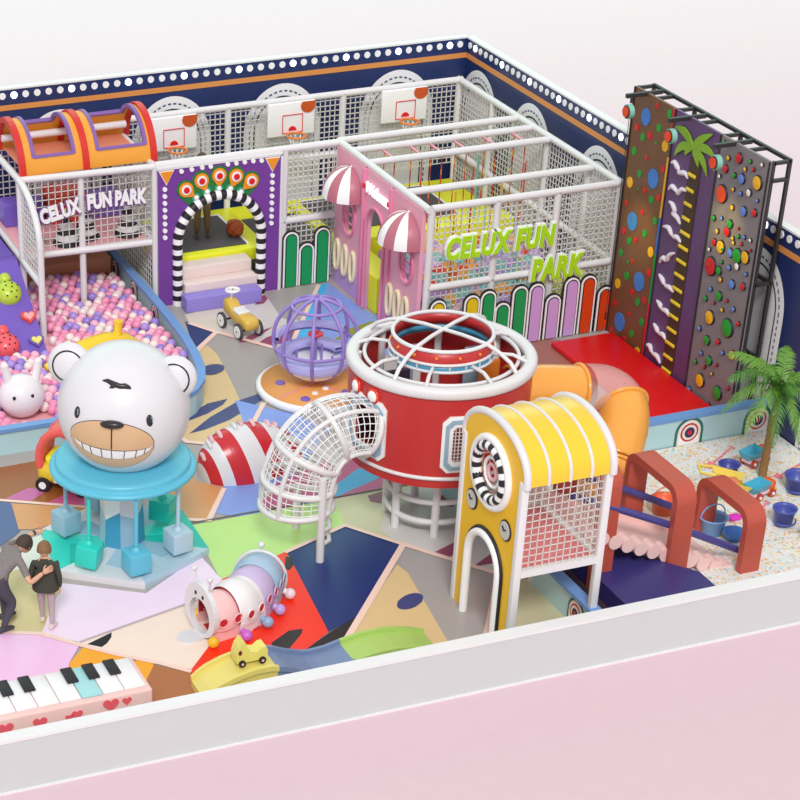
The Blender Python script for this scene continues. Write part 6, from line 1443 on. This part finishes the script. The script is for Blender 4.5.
def make_person(lab, loc, J, shirt, trouser, skin, hair, shoe, sleeve, hr, hair_r, face, up, hand_dirs, s=1., shoe_dir=None, jacket=True, foot_dirs=None):
    g = {k: Vector(v[0]) for k, v in J.items()}
    def mf(c):
        ds = {'head': segd(c, g['head0'], g['head1']), 'torso': min(segd(c, g['pelvis'], g['waist']), segd(c, g['waist'], g['chest'])), 'neck': segd(c, g['chest'], g['head0']),
              'uaL': segd(c, g['shL'], g['elL']), 'faL': segd(c, g['elL'], g['wrL']), 'uaR': segd(c, g['shR'], g['elR']), 'faR': segd(c, g['elR'], g['wrR']),
              'leg': min(segd(c, g['hipL'], g['knL']), segd(c, g['knL'], g['anL']), segd(c, g['hipR'], g['knR']), segd(c, g['knR'], g['anR']))}
        k = min(ds, key=ds.get)
        if k == 'leg': return trouser
        if k == 'head': return skin
        if k == 'neck': return skin if (c-g['chest']).length > (g['neck']-g['chest']).length*.95 else shirt
        if k in ('faL','faR'): return shirt if sleeve == 'long' else skin
        if k in ('uaL','uaR'):
            a = g['sh'+k[-1]]; b_ = g['el'+k[-1]]
            return shirt if sleeve == 'long' or (c-a).length < .75*(b_-a).length else skin
        return shirt
    t = person(lab, loc, J, mf, None, None, None, None, None)
    hc = (g['head0']+g['head1'])/2; f = Vector(face).normalized(); u = Vector(up).normalized(); r_ = f.cross(u).normalized(); u = r_.cross(f).normalized()
    rot = Matrix((r_, f, u)).transposed().to_4x4()
    # head: skull and jaw
    m = MB().mat(skin); m.xf = Matrix.Translation(hc) @ rot; m.sphere((0,0,.01*s), (hr*.76,hr*.90,hr*1.0), 20, 14).sphere((0,hr*.25,-hr*.55), (hr*.6,hr*.6,hr*.5), 16, 10)
    for sx in (-1,1): m.sphere((sx*hr*.82,0,-hr*.1), (hr*.12,hr*.18,hr*.26), 8, 6)
    m.sphere((0,hr*.98,-hr*.12), (hr*.13,hr*.2,hr*.2), 8, 6)
    hd_ = m.build('head', t)
    m = MB().mat(BLACK); m.xf = Matrix.Translation(hc) @ rot
    for sx in (-1,1): m.sphere((sx*hr*.32,hr*.88,hr*.05), (hr*.09,hr*.05,hr*.07), 8, 6)
    m.build('eye', hd_)
    m = MB().mat(colour('lip', (176,98,88), .5)); m.xf = Matrix.Translation(hc) @ rot; m.sphere((0,hr*.84,-hr*.52), (hr*.24,hr*.05,hr*.06), 8, 6); m.build('mouth', hd_)
    m = MB().mat(hair); m.xf = Matrix.Translation(hc) @ rot @ Matrix.Rotation(-.42, 4, 'X')
    vs = []; 
    hh = MB(); hh.sphere((0,-.08*hr,.06*hr), (hr*.95,hr*1.12,hr*1.18), 22, 16)
    keep = [f_ for f_ in hh.f if sum(hh.v[i].z for i in f_)/len(f_) > -hr*.42]
    m.add([v+v.normalized()*rnd.uniform(-.002,.003) for v in hh.v], keep, True); m.build('hair', t)
    # hands
    for sd in 'LR':
        wv = g['wr'+sd]; d_ = Vector(hand_dirs[sd][0]).normalized(); pl = Vector(hand_dirs[sd][1]); pl = (pl-d_*pl.dot(d_)).normalized(); sdv = d_.cross(pl); hs = s
        m = MB().mat(skin); m.xf = None
        pr_ = [(0,.020,.016),(.03,.034,.016),(.065,.038,.014),(.085,.036,.012)]
        vs = []; N = 12
        for a, wv_, th in pr_:
            for j in range(N): q = 2*PI*j/N; vs.append(wv+d_*(a*hs)+sdv*(wv_*hs*math.cos(q))+pl*(th*hs*math.sin(q)))
        m.add(vs, [(i*N+j, i*N+(j+1) % N, (i+1)*N+(j+1) % N, (i+1)*N+j) for i in range(3) for j in range(N)]+[tuple(range(3*N,4*N))], True)
        fl = [.062,.072,.068,.052]; point = hand_dirs[sd][2] if len(hand_dirs[sd]) > 2 else 'relax'
        for k in range(4):
            b0 = wv+d_*(.08*hs)+sdv*((-.027+.018*k)*hs); L = fl[k]*hs; curl = .35
            if point == 'point' and k > 0: curl = 1.6
            if point == 'point' and k == 0: curl = .0
            if point == 'flat': curl = .15; 
            p1 = b0+(d_*math.cos(curl*.5)+pl*(-math.sin(curl*.5))+sdv*(.12*(k-1.5) if point == 'flat' else 0))*L*.5; p2 = p1+(d_*math.cos(curl*1.6)-pl*math.sin(curl*1.6))*L*.5
            m.tube([b0, p1, p2], n=8, rr=[.0095*hs,.0085*hs,.007*hs]); m.sphere(p2, .007*hs, 8, 6)
        sgn = -1
        b0 = wv+d_*(.025*hs)+sdv*(-.028*hs); p1 = b0+(d_*.6-sdv*.8).normalized()*.035*hs; p2 = p1+(d_*.9-sdv*.35).normalized()*.03*hs
        m.tube([b0, p1, p2], n=8, rr=[.012*hs,.010*hs,.008*hs]); m.sphere(p2, .008*hs, 8, 6)
        m.build('hand', t)
    for sd in 'LR':
        a = g['an'+sd]; fd = Vector(foot_dirs[sd]).normalized(); s2 = Vector((-fd.y,fd.x,0)); z0 = a.z-.055*s
        m = MB().mat(shoe); N = 14; vs = []; pr_ = [(-.07,.024,.0,.05),(-.05,.036,.0,.085),(0,.038,.0,.09),(.06,.044,.0,.065),(.12,.046,.0,.048),(.16,.036,.0,.036),(.18,.016,.004,.026)]
        for q, w_, l, h in pr_:
            for j in range(N):
                an = 2*PI*j/N; vs.append(Vector((a.x,a.y,z0))+fd*(q*s)+s2*(w_*s*math.cos(an))+Vector((0,0,((l+h)/2+(h-l)/2*math.sin(an))*s)))
        m.add(vs, [(i*N+j, i*N+(j+1) % N, (i+1)*N+(j+1) % N, (i+1)*N+j) for i in range(len(pr_)-1) for j in range(N)]+[tuple(range(N))[::-1], tuple(range((len(pr_)-1)*N,len(pr_)*N))], True)
        m.build('shoe', t)
    return t, g
SKIN = colour('skin', (222,170,142), .5); 
# child seen from behind, in a dark green jacket
f_ = Vector((.45,.9,0)).normalized(); r_ = Vector((.9,-.45,0)).normalized(); B = Vector((6.23,21.85,0))
def K(r, f, z): return tuple(B+r_*r+f_*f+Vector((0,0,z)))
J = {'pelvis':(K(0,0,.60),(.105,.085)),'waist':(K(0,0,.72),(.10,.08)),'chest':(K(0,.005,.90),(.12,.085)),'neck':(K(0,.01,1.0),.042),'head0':(K(0,.015,1.06),.05),'head1':(K(0,.02,1.13),.06),
 'shL':(K(-.135,.0,.935),.046),'elL':(K(-.185,-.03,.74),.037),'wrL':(K(-.17,.04,.59),.028),'shR':(K(.135,0,.935),.046),'elR':(K(.19,-.03,.74),.037),'wrR':(K(.18,.02,.57),.028),
 'hipL':(K(-.065,0,.55),.07),'knL':(K(-.07,.06,.31),.047),'anL':(K(-.07,.08,.065),.030),'hipR':(K(.065,0,.55),.07),'knR':(K(.075,-.02,.31),.047),'anR':(K(.08,-.10,.065),.030)}
JK = colour('olive_jacket', (64,66,56), .8, var=.12, scale=12)
t, g = make_person('child in a dark green jacket and pale lilac trousers standing before the bear carousel', tuple(B), J, JK, colour('pale_trousers', (184,164,172), .8), SKIN, colour('light_brown_hair', (134,98,66), .7, var=.3, scale=30), colour('pale_shoes', (222,204,200), .6), 'long', .098, .1, f_, (0,0,1), {'L':((.05,.05,-1),r_*-1),'R':((.05,.05,-1),r_)}, .8, foot_dirs={'L':f_+r_*-.1,'R':f_+r_*.25})
# jacket skirt
m = MB().mat(JK); vs = []; N = 24
for z, a, b_ in [(.86,.145,.10),(.74,.15,.11),(.62,.165,.125),(.54,.17,.13)]:
    for j in range(N): q = 2*PI*j/N; w_ = 1+.03*math.sin(5*q); vs.append(B+r_*(a*w_*math.cos(q))+f_*(b_*w_*math.sin(q))+Vector((0,0,z)))
m.add(vs, [(i*N+j, i*N+(j+1) % N, (i+1)*N+(j+1) % N, (i+1)*N+j) for i in range(3) for j in range(N)], True); m.build('jacket', t)
# adult bending down, pointing
f_ = Vector((.93,.37,0)).normalized(); r_ = Vector((.37,-.93,0)).normalized(); B = Vector((5.68,22.0,0))
J = {'pelvis':(K(0,-.10,.72),(.14,.12)),'waist':(K(0,.0,.87),(.13,.11)),'chest':(K(0,.16,.99),(.155,.115)),'neck':(K(0,.33,1.035),.055),'head0':(K(0,.38,1.045),.055),'head1':(K(0,.44,1.065),.065),
 'shL':(K(-.17,.22,1.02),.058),'elL':(K(-.20,.48,.99),.043),'wrL':(K(-.16,.72,1.05),.028),'shR':(K(.17,.2,.98),.06),'elR':((5.99,21.70,.75),.042),'wrR':((6.15,21.66,.89),.027),
 'hipL':(K(-.09,-.09,.66),.10),'knL':(K(-.10,.12,.40),.07),'anL':(K(-.12,.13,.085),.04),'hipR':(K(.09,-.1,.66),.10),'knR':(K(.12,.10,.39),.07),'anR':(K(.14,-.10,.085),.04)}
TEE = colour('speckled_tee', (132,124,124), .85, var=.6, scale=70)
t, g = make_person('adult in a speckled grey T-shirt and dark trousers bending over the child and pointing', tuple(B), J, TEE, colour('dark_trousers', (76,70,84), .85), SKIN, colour('dark_hair', (70,56,50), .7, var=.3, scale=30), colour('dark_shoes', (66,64,72), .6), 'short', .108, .11, (.82,.45,-.25), (.2,.05,1), {'L':((.95,.2,.12),(0,0,-1),'point'),'R':((.95,.18,.25),(.1,-.9,.35),'flat')}, 1.0, foot_dirs={'L':f_,'R':f_})
m = MB().mat(STEEL); a = g['wrL']; d_ = (g['wrL']-g['elL']).normalized(); m.cyl(a-d_*.035, a-d_*.01, .034, 14); m.build('watch', t)
# figure behind the gate
f_ = Vector((-.3,-1,0)).normalized(); r_ = Vector((-1,.3,0)).normalized(); B = Vector((12.26,32.2,.642))
S_ = .84
J = {k: (tuple(B+Vector(v[0])*S_), tuple(x*S_ for x in v[1]) if hasattr(v[1],'__len__') else v[1]*S_) for k, v in {
 'pelvis':((0,0,.92),(.15,.12)),'waist':((0,0,1.08),(.14,.11)),'chest':((0,.0,1.32),(.17,.12)),'neck':((0,0,1.48),.06),'head0':((0,0,1.56),.06),'head1':((0,0,1.64),.07),
 'shL':((-.2,0,1.4),.06),'elL':((-.27,0,1.14),.045),'wrL':((-.24,-.08,.92),.032),'shR':((.2,0,1.4),.06),'elR':((.27,0,1.14),.045),'wrR':((.24,-.08,.92),.032),
 'hipL':((-.09,0,.86),.11),'knL':((-.1,-.02,.48),.08),'anL':((-.11,0,.07),.06),'hipR':((.09,0,.86),.11),'knR':((.1,-.04,.48),.08),'anR':((.12,-.03,.07),.06)}.items()}
KH = colour('khaki_cloth', (136,114,74), .85, var=.35, scale=10)
t, g = make_person('person in khaki clothes standing on the trampoline behind the striped gate', tuple(B), J, KH, KH, SKIN, colour('brown_hair', (84,62,44), .7), colour('brown_boots', (84,66,46), .7), 'long', .1, .1, f_, (0,0,1), {'L':((0,0,-1),(1,0,0)),'R':((0,0,-1),(-1,0,0))}, .85, foot_dirs={'L':f_,'R':f_})
o = MB().mat(colour('ball_brown', (196,92,40), .6)).sphere((0,0,0), .155, 24, 16).mat(colour('seam_brown', (110,50,26), .6))
o.tube([(.156*math.cos(a),.156*math.sin(a),0) for a in [2*PI*i/28 for i in range(28)]], .005, 5, closed=True).tube([(.156*math.cos(a),0,.156*math.sin(a)) for a in [2*PI*i/28 for i in range(28)]], .005, 5, closed=True)
for s_ in (-1,1): o.tube([(s_*(.07+.03*math.cos(2*a)),.13*math.cos(a),.13*math.sin(a)) for a in [2*PI*i/28 for i in range(28)]], .005, 5, closed=True)
o = o.build('basketball'); o.location = (12.8,32.0,.62+.155); o.rotation_euler = (.5,.4,.2); tag(o, 'brown basketball lying on the trampoline inside the striped gate', 'ball')
